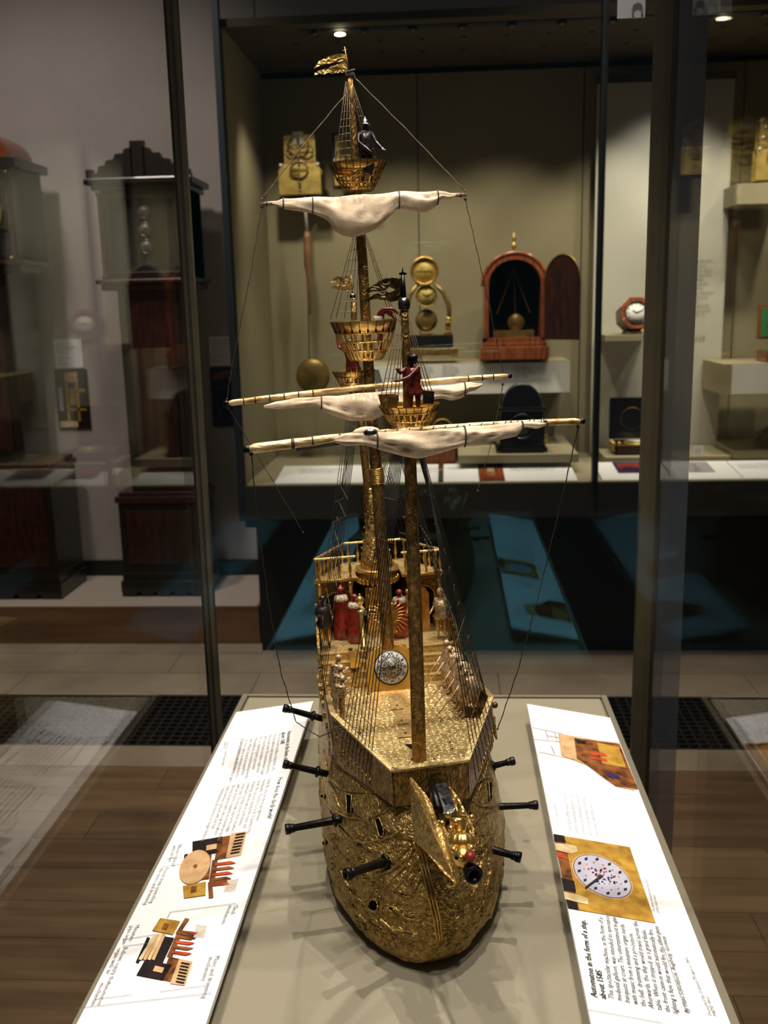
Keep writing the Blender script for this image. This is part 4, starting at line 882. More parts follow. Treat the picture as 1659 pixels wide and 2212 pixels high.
# light shrouds above each top: (apex px, feet px on the nest rim)
def upshroud(apex, rims, Y, nr, c=None):
    shroud(S(*apex, Y), [S(x, y_, Y + dy) for x, y_, dy in rims], nr, .0004, brasswire, .1, .93)
upshroud((752, 176), [(724, 352, -.012), (735, 350, -.018), (746, 348, -.020), (758, 347, -.018)], YM, 10)
upshroud((760, 178), [(800, 352, .010), (810, 352, .016), (818, 350, .010)], YM, 9)
upshroud((772, 498), [(714, 690, -.008), (726, 688, -.02), (744, 687, -.026), (758, 686, -.028), (770, 686, -.028)], YM, 8)
upshroud((788, 498), [(842, 684, .010), (850, 686, .016), (856, 688, .01)], YM, 8)
upshroud((870, 672), [(822, 862, -.012), (832, 862, -.016), (842, 862, -.018), (852, 862, -.018), (860, 862, -.018)], YF, 6)
upshroud((878, 672), [(912, 862, -.008), (922, 862, -.004), (930, 862, .002), (938, 862, .006)], YF, 6)
def line(pts, name='rigging_line', r=.00048, m=rope, knot=True):
    q = [S(*p) for p in pts]; pp = []
    for i in range(len(q) - 1):
        for k in range(12): t = k / 12; pp.append(lerp(q[i], q[i + 1], t) + V((.0003 * math.sin(len(pp) * 1.3), .0003 * math.cos(len(pp) * 1.3), 0)))
    pp.append(q[-1]); o = MB().tube(pp, [r * (1 + .3 * (k % 2)) for k in range(len(pp))], 5).build(name, m, ship)
    if knot: MB().ball(q[0], .0018, 8).build('knot', m, o); MB().ball(q[-1], .0012, 8).build('knot', m, o)
YTd = YM - .015
line([(764, 166, YM), (880, 282, YM - .008), (1004, 412, YTd)], m=brasswire); line([(750, 200, YM), (650, 320, YM - .01), (566, 430, YTd)], m=brasswire)
line([(566, 446, YTd), (540, 600, YM - .02), (505, 770, YM - .02), (490, 862, YM - .02)], r=.0004); line([(1005, 430, YTd), (1022, 505, YM - .02), (1055, 650, YM - .02), (1087, 808, YM - .02)], r=.0004)
line([(492, 880, YM - .02), (560, 990, .28), (655, 1150, .30)], r=.0004); line([(1086, 830, YM - .02), (1066, 940, .28), (1032, 1060, .3)], r=.0004, m=brasswire)
line([(543, 982, YF - .022), (558, 1140, .05), (580, 1300, .08), (606, 1450, .11), (640, 1560, .14), (690, 1592, .14), (722, 1578, .128)]); line([(1249, 922, YF - .022), (1220, 1050, .05), (1170, 1260, .09), (1118, 1450, .12), (1075, 1575, .14)])

# flags
def flag(pts, Y, m, name, lab, par, wav=.002):
    q = [S(x, y_, Y) + V((0, wav * math.sin((x + y_ * .3) * .09), 0)) for x, y_ in pts]
    # split the two tongues: fan of quads between upper and lower outlines
    n = len(q) // 2; mb = MB(); up, lo = q[:n], q[n:][::-1]
    for i in range(n - 1): mb.prism([up[i], up[i + 1], lo[i + 1], lo[i]], (0, .0007, 0))
    return mb.build(name, m, ship, lab) if par is None else mb.build(name, m, par, lab)
def tongue(x0, x1, up, lo): return up + lo[::-1]
fu = [(750, 117), (738, 116), (728, 116), (718, 121), (710, 122), (700, 127), (690, 131), (677, 146)]; fl_ = [(751, 136), (740, 134), (730, 134), (723, 135), (712, 138), (700, 139), (690, 142), (678, 148)]
fp = MB().tube([S(755, 160, YM), S(744, 101, YM)], [.0013, .0005], 8).build('flag_staff', goldk, mm)
MB().tube([S(740, 110, YM), S(749, 107, YM)], .0004, 5).build('staff_cross', goldk, fp)
flag(fu + fl_[::-1], YM, gold, 'gilt_pennant', 'gilt two tailed pennant at the main masthead', None); flag([(751, 134), (738, 136), (726, 140), (716, 144), (706, 149), (696, 151), (688, 153), (679, 158)] + [(754, 153), (740, 156), (727, 157), (718, 160), (708, 157), (700, 162), (690, 159), (679, 163)][::-1], YM, gold, 'pennant_tail', None, None)
fp2 = MB().tube([S(873, 655, YF), S(870, 594, YF)], [.0026, .0018], 8).build('flag_staff', iron, fm)
MB().prism([S(869.8 + a, 592 + b, YF) for a, b in ((0, -16), (2, -4), (9, -2), (9, 1), (3, 2), (5, 8), (0, 5), (-5, 8), (-3, 2), (-8, 1), (-8, -2), (-2, -4))], (0, .001, 0)).build('star_finial', iron, fp2)
dkf = mat('dark_bronze_flag', (104, 88, 54), (52, 42, 24), .45, .8, 160, 'noise', .8, 190, 'rings', .001)
flag([(866, 601), (854, 601), (842, 599), (830, 602), (820, 607), (808, 615), (795, 622), (787, 630)] + [(868, 630), (854, 626), (842, 620), (830, 628), (820, 630), (808, 629), (797, 632), (788, 631)][::-1], YF, dkf, 'dark_pennant', 'dark bronze pennant at the foremast head', None)
flag([(868, 630), (854, 626), (842, 632), (830, 630), (820, 632), (808, 636), (795, 645), (785, 650)] + [(869, 649), (856, 650), (844, 652), (832, 648), (820, 648), (808, 646), (797, 650), (786, 651)][::-1], YF, dkf, 'pennant_tail', None, None)
flag([(758, 596), (748, 596), (738, 599), (728, 597), (720, 603), (715, 610)] + [(758, 612), (748, 612), (738, 611), (728, 613), (721, 609), (716, 611)][::-1], YZ, gold, 'small_gilt_pennant', 'small gilt pennant on the mizzen mast', None)
flag([(758, 612), (748, 613), (738, 613), (728, 615), (720, 618), (713, 622)] + [(759, 629), (748, 629), (738, 626), (730, 628), (722, 623), (714, 624)][::-1], YZ, gold, 'pennant_tail', None, None)
MB().tube([S(762, 640, YZ), S(758, 592, YZ)], .0007, 6).build('flag_staff', goldk, zm)

# ------------------------------------------------------------------ beak head with figurehead and bow gun
P1, P2, P3, P4 = S(884, 1680, .020), S(893, 1815, -.020), S(985, 1910, -.100), S(990, 1865, -.100)
MB().prism([P1, S(915, 1716, .008), S(950, 1775, -.03), S(974, 1825, -.07), P4, P3, S(958, 1885, -.085), S(925, 1845, -.05), P2], (.0022, 0, 0)).build('beak_side', goldh, ship, label='engraved gilt side plate of the beak head')
MB().prism([S(968, 1700, .022), S(985, 1720, .01), S(1020, 1790, -.04), S(1020, 1830, -.06), S(1000, 1860, -.04), S(980, 1800, .0)], (.0018, 0, 0)).build('beak_side', gold, ship)
MB().prism([S(912, 1728, .02), S(968, 1712, .02), S(1010, 1800, -.06), S(985, 1850, -.07)], (0, .0, -.004)).build('beak_floor', goldk, ship)
k_ = S(940, 1735, .0)
car = MB().prism([S(938, 1692, .018), S(965, 1688, .018), S(984, 1745, -.025), S(978, 1755, -.03), S(950, 1758, -.028), S(944, 1745, -.015)], (0, 0, -.008)).build('gun_carriage', steel, ship, bevel=.0008)
MB().prism([S(948, 1718, .0), S(957, 1716, .0), S(966, 1740, -.018), S(958, 1745, -.019)], (0, 0, .0008)).build('carriage_slot', void, car)
g0, g1, g2 = S(931, 1688, .018), S(948, 1750, -.03), S(1021, 1886, -.105)
gun = MB().tube([g0, g1], [.0034, .0042], 14).build('gun_breech', iron, ship)
gd = (g2 - S(1000, 1850, -.075)).normalized()
bw = MB().lathe([(.0052, -.030), (.0056, -.010), (.0066, -.006), (.0066, -.002), (.0078, -.001), (.0080, .004), (.0068, .005), (.0042, .004), (.0042, -.010)], g2, gd, 24).build('bow_gun', iron, ship, label='dark bow gun held in the figurehead mouth')
MB().lathe([(0, 0), (.0042, 0)], g2 - gd * .004, gd, 16).build('bore', void, bw)
L0 = S(1001, 1850, -.094); lm = MB().ball(L0, .0094, 16, (1, 1.1, .95))
for s_ in (-1, 1): lm.ball(L0 + V((s_ * .0075, .003, .005)), .0032, 8); lm.ball(L0 + V((s_ * .0035, -.008, .004)), .0028, 8)
lion = lm.build('figurehead', goldp, ship, label='gilt lion figurehead with red mouth')
MB().lathe([(.002, -.0082), (.0070, -.0070), (.0108, -.003), (.0112, .001), (.0096, .0052), (.0055, .0078), (.002, .008)], S(998, 1820, -.080), (.10, .55, .83), 44, (11, .07)).build('striped_ruff', goldp, lion)
MB().ball(S(1016, 1850, -.104), .0052, 12, (1, 1, .9)).build('red_mouth', redp, lion)
MB().lathe([(.0062, -.004), (.0066, .000), (.0080, .006), (.0086, .009), (.0070, .009)], S(991, 1790, -.062), (.10, .45, .88), 16).build('crown_base', goldp, lion)
for (a, b) in ((955, 1779), (968, 1760), (1000, 1756), (1019, 1766), (985, 1776), (974, 1790)): MB().ball(S(a, b, -.064), .0030, 10).build('crown_pearl', goldp, lion)
MB().ball(S(986, 1853, -.100), .0016, 8).build('eye', void, lion)
for (a, b), (c, d) in (((985, 1880), (978, 1908)), ((978, 1908), (968, 1914)), ((1018, 1905), (1028, 1915))): MB().tube([S(a, b, -.09), S(c, d, -.088)], [.0030, .0022], 8).build('paw', goldp, lion)
# broadside guns
def cannon(bx, by, mx, my, Y, Ym, r, lab):
    a, b = S(bx, by, Y), S(mx, my, Ym); d = (b - a).normalized(); l_ = (b - a).length; a = a - d * .010; l_ += .010
    o = MB().lathe([(r * .9, 0), (r * .95, .010), (r * .80, l_ - .010), (r * 1.0, l_ - .009), (r * 1.05, l_ - .007), (r * .95, l_ - .0065), (r * 1.2, l_ - .005), (r * 1.25, l_ - .001), (r * 1.1, l_), (r * .62, l_), (r * .62, l_ - .008)], a, d, 18).build('cannon', iron, ship, lab)
    MB().lathe([(0, 0), (r * .62, 0)], a + d * (l_ - .004), d, 12).build('bore', void, o)
    MB().lathe([(r * 1.5, 0), (r * 1.6, .002), (r * 1.1, .004)], a + d * .011, d, 12).build('gun_collar', iron, o)
cannon(680, 1548, 612, 1529, .235, .235, .0040, 'rearmost left cannon')
cannon(690, 1668, 612, 1650, .165, .165, .0040, 'second left cannon')
cannon(728, 1771, 616, 1792, .085, .08, .0044, 'third left cannon')
cannon(836, 1860, 746, 1890, .015, -.01, .0048, 'left bow cannon pointing forward')
cannon(1060, 1656, 1112, 1643, .13, .13, .0038, 'rear right cannon'); cannon(1064, 1743, 1162, 1739, .095, .09, .0040, 'middle right cannon'); cannon(1030, 1826, 1126, 1853, .045, .03, .0044, 'front right cannon')
MB().lathe([(.003, 0), (.004, .004), (.002, .006)], S(1064, 1524, .22), (1, 0, 0), 10).build('bollard', dmahog, ship)

# ------------------------------------------------------------------ the crew: each figure one skinned body plus clothing
BASE = dict(pel=((0, 0, .95), .135), sp=((0, 0, 1.13), .115), ch=((0, 0, 1.34), .150), nk=((0, 0, 1.50), .058), hd=((0, -.015, 1.60), .092), ht=((0, 0, 1.70), .070), no=((0, -.11, 1.595), .022),
    sl=((-.19, 0, 1.41), .070), el=((-.25, .02, 1.14), .050), wl=((-.27, -.06, .92), .036), hl=((-.27, -.09, .84), .040), sr=((.19, 0, 1.41), .070), er=((.25, .02, 1.14), .050), wr=((.27, -.06, .92), .036), hr=((.27, -.09, .84), .040),
    pl=((-.10, 0, .90), .095), kl=((-.12, -.03, .50), .062), al=((-.12, .01, .09), .042), tl=((-.14, -.15, .04), .034), pr=((.10, 0, .90), .095), kr=((.12, -.03, .50), .062), ar=((.12, .01, .09), .042), tr=((.14, -.15, .04), .034))
EDG = ['pel-sp', 'sp-ch', 'ch-nk', 'nk-hd', 'hd-ht', 'hd-no', 'ch-sl', 'sl-el', 'el-wl', 'wl-hl', 'ch-sr', 'sr-er', 'er-wr', 'wr-hr', 'pel-pl', 'pl-kl', 'kl-al', 'al-tl', 'pel-pr', 'pr-kr', 'kr-ar', 'ar-tr']
def body(pose, lean=0., fingers=False):
    J = {k: (V(v[0]), v[1]) for k, v in BASE.items()}
    for k, v in pose.items(): J[k] = (V(v), J[k][1])
    names = list(J); E_ = [e.split('-') for e in EDG]
    vs = [J[k][0] for k in names]; rs = [J[k][1] for k in names]; es = [(names.index(a), names.index(b)) for a, b in E_]
    if fingers:
        for w_, h_ in (('wl', 'hl'), ('wr', 'hr')):
            hp = J[h_][0]; d = (hp - J[w_][0]).normalized(); s_ = d.cross(V((0, 0, 1))).normalized() if abs(d.z) < .9 else V((1, 0, 0)); u_ = s_.cross(d)
            for k, l_ in enumerate((.075, .085, .08, .065)):
                b = hp + d * .03 + s_ * ((k - 1.5) * .026); i = len(vs); vs += [b, b + d * l_ * .5, b + d * l_ * .75 - u_ * l_ * .35]; rs += [.013, .011, .009]; es += [(names.index(h_), i), (i, i + 1), (i + 1, i + 2)]
            i = len(vs); b = hp + s_ * -.045; vs += [b, b + d * .05 - s_ * .015]; rs += [.014, .011]; es += [(names.index(h_), i), (i, i + 1)]
    if lean:
        M_ = Matrix.Rotation(lean, 4, 'X'); pv = V((0, 0, .92)); low = {'pl', 'pr', 'kl', 'kr', 'al', 'ar', 'tl', 'tr', 'pel'}
        vs = [v if (i < len(names) and names[i] in low) else pv + (M_ @ (v - pv)) for i, v in enumerate(vs)]
    me = bpy.data.meshes.new('b'); me.from_pydata([tuple(v) for v in vs], es, []); o = bpy.data.objects.new('b', me); col.objects.link(o)
    md = o.modifiers.new('s', 'SKIN'); md.use_smooth_shade = True; sk = me.skin_vertices[0].data
    for i, r in enumerate(rs): sk[i].radius = (r, r); sk[i].use_root = (i == 0)
    sb = o.modifiers.new('u', 'SUBSURF'); sb.levels = 1
    dg = bpy.context.evaluated_depsgraph_get(); m2 = bpy.data.meshes.new_from_object(o.evaluated_get(dg)); bpy.data.objects.remove(o)
    mb = MB(); mb.add([v.co for v in m2.vertices], [tuple(p.vertices) for p in m2.polygons], True)
    hd = vs[names.index('hd')]; return mb, hd, vs, names
class Fig:
    def __init__(s, name, at, h, face, m, lab, pose={}, lean=0., fingers=False):
        s.T = Matrix.Translation(at) @ Matrix.Rotation(face, 4, 'Z') @ Matrix.Scale(h / 1.75, 4); s.mb, s.hd, s.vs, s.names = body(pose, lean, fingers)
        s.o = s.tf(s.mb).build(name, m, ship, lab)
        e = MB()
        for q in (-1, 1): e.ball(s.hd + V((q * .034, -.082, .018)), .013, 6)
        s.put(e, 'eyes', void)
    def tf(s, mb): mb.v = [s.T @ v for v in mb.v]; return mb
    def j(s, k): return s.vs[s.names.index(k)]
    def put(s, mb, name, m): return s.tf(mb).build(name, m, s.o)
    def robe(s, m, top=1.42, r=.24, flare=.30, bottom=.02, z=None): s.put(MB().lathe([(.12, top + .05), (r * .85, top), (r, top - .25), (r * .92, .95), (flare, .4), (flare * 1.05, bottom)], (0, 0, 0), n=26, flute=(9, .05)), 'robe', m)
    def collar(s, m): s.put(MB().lathe([(.08, 1.50), (.20, 1.46), (.25, 1.33), (.24, 1.28)], n=22, flute=(11, .04)), 'ermine_collar', m)
    def hat(s, m, kind='cap'):
        h = s.hd
        prof = {'cap': [(.10, .02), (.125, .05), (.12, .10), (.06, .16), (0, .17)], 'helmet': [(.175, .035), (.17, .045), (.112, .05), (.108, .10), (.085, .16), (.03, .215), (.015, .25), (0, .26)], 'turban': [(.11, .02), (.14, .05), (.12, .085), (.135, .11), (.115, .15), (.08, .22), (0, .25)]}[kind]
        s.put(MB().lathe(prof, h, n=16), 'hat' if kind != 'helmet' else 'helmet', m)
    def beard(s, m): s.put(MB().ball(s.hd + V((0, -.085, -.075)), .055, 8, (1, .8, 1.5)), 'beard', m)
def deckfig(px, py, Y, hpx, name, m, lab, **k):
    at = S(px, py, Y); at.z = k.pop('z', at.z); hm = hpx * ((CAM - (SO + SYv * Y)).length) / FPX; return Fig(name, at, hm, k.pop('face', 0), m, lab, **k)
QZ = .1885
f = deckfig(704, 1402, .372, 108, 'herald_figure', darkfig, 'dark patinated herald at the left of the quarterdeck', z=QZ, pose=dict(wl=(-.2, -.25, 1.15), hl=(-.1, -.3, 1.18), wr=(.3, -.2, 1.1), hr=(.25, -.3, 1.05)))
f.put(MB().lathe([(.2, 1.40), (.24, 1.15), (.19, .98), (.30, .78), (.28, .74)], n=20, flute=(8, .06)), 'tunic', darkfig); f.put(MB().tube([(-.1, 0, .85), (-.12, -.03, .5), (-.12, .01, .1)], [.1, .075, .055], 10), 'gilt_stocking', goldp); f.put(MB().tube([(.1, 0, .85), (.12, -.03, .5), (.12, .01, .1)], [.1, .075, .055], 10), 'gilt_stocking', goldp); f.hat(darkfig, 'cap')
f = deckfig(742, 1384, .405, 106, 'elector_figure', redp, 'red robed figure seen from behind, left of the throne', z=QZ, face=math.pi); f.robe(redp); f.collar(ermine); f.hat(redp, 'cap'); f.put(MB().ball(f.hd + V((0, 0, .17)), .035, 8), 'hat_knob', goldp)
f = deckfig(771, 1394, .385, 98, 'elector_figure', redp, 'red robed figure beside the fluted gilt column', z=QZ, face=2.6); f.robe(redp); f.collar(ermine); f.hat(redp, 'cap'); f.put(MB().tube([(-.26, .05, 1.35), (-.36, -.05, 1.1), (-.25, -.2, .95)], [.07, .08, .05], 8), 'white_sleeve', ermine)
f = deckfig(866, 1387, .390, 98, 'elector_figure', redp, 'red robed bearded figure right of the eagle', z=QZ, face=1.3); f.robe(redp); f.collar(ermine); f.beard(ermine); f.hat(redp, 'cap')
f = deckfig(885, 1385, .405, 90, 'page_figure', goldp, 'small gilt page beside the right archway', z=QZ); f.hat(goldp, 'cap')
f = deckfig(806, 1365, .405, 80, 'emperor_figure', goldp, 'seated gilt emperor behind the eagle', z=QZ + .012, pose=dict(kl=(-.14, -.42, .85), al=(-.14, -.45, .42), tl=(-.15, -.6, .38), kr=(.14, -.42, .85), ar=(.14, -.45, .42), tr=(.15, -.6, .38))); f.hat(goldp, 'cap')
MB().box(-.018, .018, .412, .436, QZ, QZ + .028).box(-.018, .018, .432, .436, QZ + .02, QZ + .058).build('throne', goldp, ship)
f = deckfig(955, 1381, .372, 100, 'herald_figure', bronze, 'bronze turbaned herald at the right of the quarterdeck', z=QZ, face=-.3, pose=dict(wl=(-.34, -.12, 1.0), hl=(-.38, -.16, .9), wr=(.3, -.25, 1.2), hr=(.32, -.36, 1.22)))
f.put(MB().lathe([(.19, 1.40), (.22, 1.15), (.18, .98), (.29, .80), (.26, .74)], n=20, flute=(8, .07)), 'tunic', bronze); f.hat(bronze, 'turban'); f.put(MB().box(-.06, .0, -.3, -.1, 1.1, 1.3), 'drum', ermine)
for i, (px, py, Y) in enumerate(((731, 1504, .262), (737, 1548, .225), (742, 1586, .190))):     # three musicians by the left bulwark
    f = deckfig(px, py, Y, 100, 'musician_figure', bronze, ('rearmost', 'middle', 'front')[i] + ' bronze musician by the left bulwark', z=DZ(Y), face=1.9, lean=.12, pose=dict(wl=(-.1, -.3, 1.25), hl=(-.05, -.4, 1.3), wr=(.12, -.3, 1.2), hr=(.06, -.4, 1.25)))
    for k in range(5): f.put(MB().lathe([(.155 + .02 * (k % 2), 1.02 + k * .085), (.195, 1.06 + k * .085), (.155, 1.10 + k * .085)], n=16), 'slashed_sleeve', bronze)
    f.hat(bronze, 'cap'); f.put(MB().prism([(-.16, .1, 1.45), (.16, .1, 1.45), (.22, .24, .62), (-.22, .24, .62)], (0, .04, 0)), 'cape', bronze)
for i, (px, py, Y) in enumerate(((962, 1500, .285), (969, 1516, .262), (984, 1542, .228), (992, 1562, .200), (1003, 1580, .178))):    # cloaked guards by the right bulwark
    f = deckfig(px, py, Y, 98, 'guard_figure', bronze, ('rearmost', 'second', 'third', 'fourth', 'front')[i] + ' bronze cloaked guard by the right bulwark', z=DZ(Y), face=-1.35, lean=-.20)
    f.put(MB().lathe([(.08, 1.50), (.26, 1.40), (.33, 1.15), (.40, .85), (.43, .60), (.38, .58), (.26, .9), (.1, 1.3)], (0, .14, 0), (0, .14, 1), 24, (7, .05), False), 'cloak', bronze); f.hat(bronze, 'cap')
    f.put(MB().tube([(-.32, .0, 1.05), (-.30, -.35, .62), (-.28, -.95, .06)], [.024, .022, .016], 6), 'sword', bronze)
# sailors in the tops
c, r0, H, rt = nF
at = V((c.x + .004, c.y - .006, c.z - H * .80)); hh = .064
f = Fig('sailor_figure', at, hh, -.75, darkred, 'dark haired sailor in red coat hauling a line in the foremast top', pose=dict(sl=(-.19, -.03, 1.41), el=(-.22, -.26, 1.30), wl=(-.14, -.48, 1.38), hl=(-.10, -.55, 1.42), sr=(.17, -.05, 1.41), er=(.06, -.32, 1.20), wr=(-.1, -.56, 1.14), hr=(-.15, -.63, 1.14)), fingers=True)
f.put(MB().lathe([(.16, 1.42), (.185, 1.2), (.150, 1.0), (.24, .82), (.25, .76)], n=20, flute=(8, .05)), 'coat', darkred); f.beard(void); f.put(MB().ball(f.hd + V((0, .02, .015)), .112, 12, (1, 1, 1.05)), 'hair', darkfig); f.put(MB().lathe([(.11, .03), (.135, .05), (.125, .09), (.09, .13), (.0, .145)], f.hd + V((0, .01, .01)), n=16), 'cap', iron)
MB().tube([f.T @ f.j('hl') , f.T @ f.j('hr')], .0003, 5).build('hand_line', brasswire, f.o)
MB().prism([S(817, 852, YF - .018), S(848, 851, YF - .018), S(859, 853, YF - .018), S(862, 862, YF - .018), S(858, 882, YF - .018), S(824, 882, YF - .018)], (0, .0012, 0)).build('bronze_shield', goldk, rt); MB().prism([S(913, 843, YF - .016), S(938, 846, YF - .016), S(937, 872, YF - .016), S(914, 872, YF - .016)], (0, .0012, 0)).build('steel_shield', steel, rt)
c, r0, H, rt = nT
at = V((c.x + .009, c.y - .012, c.z - H * .85)); f = Fig('sailor_figure', at, .066, .2, darkfig, 'dark helmeted sailor leaning over the topmost basket', lean=-.0, pose=dict(el=(-.26, -.10, 1.18), wl=(-.10, -.30, .98), hl=(-.02, -.36, .90), er=(.27, -.12, 1.15), wr=(.34, -.34, .98), hr=(.36, -.42, .93)), fingers=True)
f.hat(steel, 'helmet'); f.put(MB().lathe([(.15, 1.44), (.18, 1.2), (.15, 1.0), (.22, .84)], n=18), 'breastplate', darkfig)
MB().prism([S(784, 364, YM - .034), S(808, 352, YM - .034), S(808, 366, YM - .034), S(798, 374, YM - .034), S(786, 372, YM - .034)], (0, -.003, 0)).build('stone_bucket', iron, rt)
c, r0, H, rt = nM
f = Fig('sailor_figure', V((c.x + .016, c.y - .002, c.z - .038)), .066, 1.35, darkred, 'red coated sailor bent double over the rim of the main top', pose=dict(ch=(0, -.10, 1.26), sp=(0, -.02, 1.1), nk=(0, -.26, 1.30), hd=(0, -.36, 1.22), ht=(0, -.44, 1.16), no=(0, -.42, 1.12), sl=(-.18, -.14, 1.28), el=(-.22, -.42, 1.32), wl=(-.18, -.66, 1.12), hl=(-.18, -.72, 1.04), sr=(.18, -.14, 1.28), er=(.22, -.38, 1.1), wr=(.2, -.52, .96), hr=(.2, -.6, .93)), fingers=True)
f.put(MB().lathe([(.17, 1.12), (.165, 1.02), (.22, .9), (.26, .78), (.255, .74)], n=18, flute=(8, .05)), 'striped_breeches', ermine)
c, r0, H, rt = nZ
f = Fig('sailor_figure', V((c.x - .004, c.y - .004, c.z - .030)), .070, 2.5, darkred, 'red coated sailor raising one arm in the mizzen top', pose=dict(sr=(.19, 0, 1.43), er=(.42, -.02, 1.50), wr=(.5, -.05, 1.74), hr=(.5, -.07, 1.82)), fingers=True); f.hat(darkfig, 'cap')

# ================================================================== CLOCKS IN THE WALL CASE
def face(c, r, par, m=silver, nums=True, rimm=brass, hands=True, rim=.12, tilt=V((0, -1, 0)), style='clock_dial'):
    up = V((0, 0, 1)); up = (up - tilt * up.dot(tilt)).normalized(); sx = up.cross(tilt) * -1
    o = MB().lathe([(r, 0), (r * (1 + rim), 0), (r * (1 + rim), r * .10), (r * (1 + rim * .5), r * .2), (r, r * .08)], c, tilt, 36, None, False).build('bezel', rimm, par)
    MB().lathe([(0, .001), (r, .001), (r, .002), (0, .002)], c, tilt, 36).build(style, m, o)
    mk = MB()
    if nums:
        for k in range(12):
            t = k * math.pi / 6; d = sx * math.sin(t) + up * math.cos(t); mk.tube([c + tilt * .003 + d * r * .72, c + tilt * .003 + d * r * .9], r * .028, 4)
        mk.build('hour_marks', ink, o)
    if hands:
        for t, l_ in ((-1.2, .75), (1.0, .5)):
            d = sx * math.sin(t) + up * math.cos(t); MB().tube([c + tilt * .004, c + tilt * .004 + d * r * l_], [r * .05, r * .02], 5).build('clock_hand', ink, o)
    return o
# 1 large brass regulator movement with its pendulum
def movement(px0, pxm0, pxm1, px1, yt, ym, yb, y, label, pend=True):
    c = P((px0 + px1) / 2, yb, y); t = thing('brass_movement', c, label, 'clock movement', 'brass movements in the wall case')
    bx = pbox(px0, px1, ym, yb, y, y + .012); bu = pbox(pxm0, pxm1, yt, ym, y, y + .012)
    x0, x1, z0, z1 = bx[0], bx[1], bx[4], bx[5]; u0, u1, z2 = bu[0], bu[1], bu[5]; cut = (u0 - x0)
    fr_ = [(x0, y, z0), (x1, y, z0), (x1, y, z1 - cut), (u1, y, z1 + .004), (u1, y, z2), (u0, y, z2), (u0, y, z1 + .004), (x0, y, z1 - cut)]
    MB().prism(fr_, (0, .006, 0)).build('front_plate', brass, t, bevel=.001); MB().prism([(a, b + .06, c_) for a, b, c_ in fr_], (0, .006, 0)).build('back_plate', brass, t)
    W = x1 - x0; xc = (x0 + x1) / 2; Hh = z2 - z0
    for fx, fz in ((.06, .96), (.94, .96), (.16, .84), (.10, .68), (.92, .66), (.06, .50), (.94, .50), (.5, .08)):
        p = V((x0 + W * fx if fz < .6 else u0 + (u1 - u0) * fx, y - .001, z0 + Hh * fz)); o = MB().lathe([(.0085, 0), (.0085, .003), (.005, .006), (0, .007)], p, (0, -1, 0), 12).build('pillar_screw', silver, t)
        MB().tube([p + V((0, .008, 0)), p + V((0, .06, 0))], .004, 8).build('pillar', brass, o)
    MB().box(xc - W * .12, xc + W * .12, y - .006, y, z2 - Hh * .16, z2 + .012).build('top_bracket', silver, t)
    for (fx, fz, r) in ((.5, .80, .26), (.68, .72, .18), (.34, .70, .14), (.5, .42, .22), (.38, .36, .12)):
        p = V((x0 + W * fx, y - .010, z0 + Hh * fz)); o = MB().lathe([(r * W * .82, 0), (r * W, 0), (r * W, .003), (r * W * .82, .003)], p, (0, 1, 0), 28, (14, .03), False).build('wheel', brassd, t)
        MB().obox(p + V((0, .001, 0)), V((r * W * .85, 0, 0)), V((0, .001, 0)), V((0, 0, .0025))).obox(p + V((0, .001, 0)), V((.0025, 0, 0)), V((0, .001, 0)), V((0, 0, r * W * .85))).build('spokes', brassd, o)
    for fx, fz in ((.5, .95), (.5, .6), (.5, .2)): MB().box(xc - .006, xc + .006, y - .012, y - .002, z0 + Hh * (fz - .1), z0 + Hh * fz).build('cock', casedark, t)
    MB().box(u0 + .004, u1 - .004, y - .004, y, z1 + .002, z1 + .018).build('cross_bar', brassd, t)
    if pend:
        a = P(658, 426, y + .02); b = P(663, 500, y + .02); c_ = P(668, 775, y + .02)
        MB().tube([(a.x, a.y, a.z + .01), b], .008, 8).build('crutch', silver, t); MB().lathe([(.0, 0), (.012, .0), (.017, -.03), (.019, -.15), (.010, -.20), (.008, -.36), (0, -.37)], b, n=12).build('wooden_rod', oak, t)
        MB().tube([b, c_], .0022, 6).build('pendulum_rod', iron, t); MB().lathe([(0, 0), (.008, .004), (.009, .016), (.004, .022)], P(670, 782, y + .02), n=10).build('rod_ferrule', iron, t)
        bb = P(676, 812, y + .02); r = (P(713, 812, y + .02) - P(640, 812, y + .02)).length / 2; MB().ball(bb, r, 28, (1, .45, 1.05)).build('pendulum_bob', brassd, t, bevel=0)
    return t
movement(602, 613, 681, 693, 291, 352, 420, 4.56, 'large brass clock movement with round pendulum hanging left of the ship')
t2 = movement(722, 724, 772, 776, 291, 340, 400, 4.56, 'small brass movement half hidden behind the top basket', False)
b = pbox(718, 782, 286, 408, 4.60, 4.62); MB().box(*b).build('back_board', dmahog, t2)
movement(1634, 1642, 1712, 1722, 252, 320, 388, 4.50, 'brass movement cut by the right edge of the photo', False)

# 2 small brass clock with gilt ring, curved arm and black marble base
y0 = 4.48; t = thing('brass_skeleton_clock', P(920, 776, y0), 'brass pendulum clock with a round gilt ring on top and a black marble base', 'clock')
b = pbox(868, 989, 752, 776, y0 - .06, y0 + .10); MB().box(b[0], b[1], b[2], b[3], b[4] + .012, b[5]).build('gilt_base', goldp, t, bevel=.004)
for x in (b[0] + .014, b[1] - .014): MB().ball((x, b[2] + .01, b[4] + .010), .011, 10, (1.2, 1, .9)).build('base_foot', goldp, t)
b2 = pbox(880, 979, 724, 752, y0 - .045, y0 + .085); MB().box(*b2[:4], b[5], b2[5]).build('marble_block', ebony, t, bevel=.002)
zt = b2[5]
c = P(917, 585, y0); r = (P(948, 585, y0) - c).length * .88
MB().lathe([(r, -.012), (r * 1.12, -.010), (r * 1.14, .004), (r * 1.05, .014), (r * .96, .010), (r * .96, -.012)], c, (0, -1, 0), 40, None, False).build('gilt_ring', goldp, t)
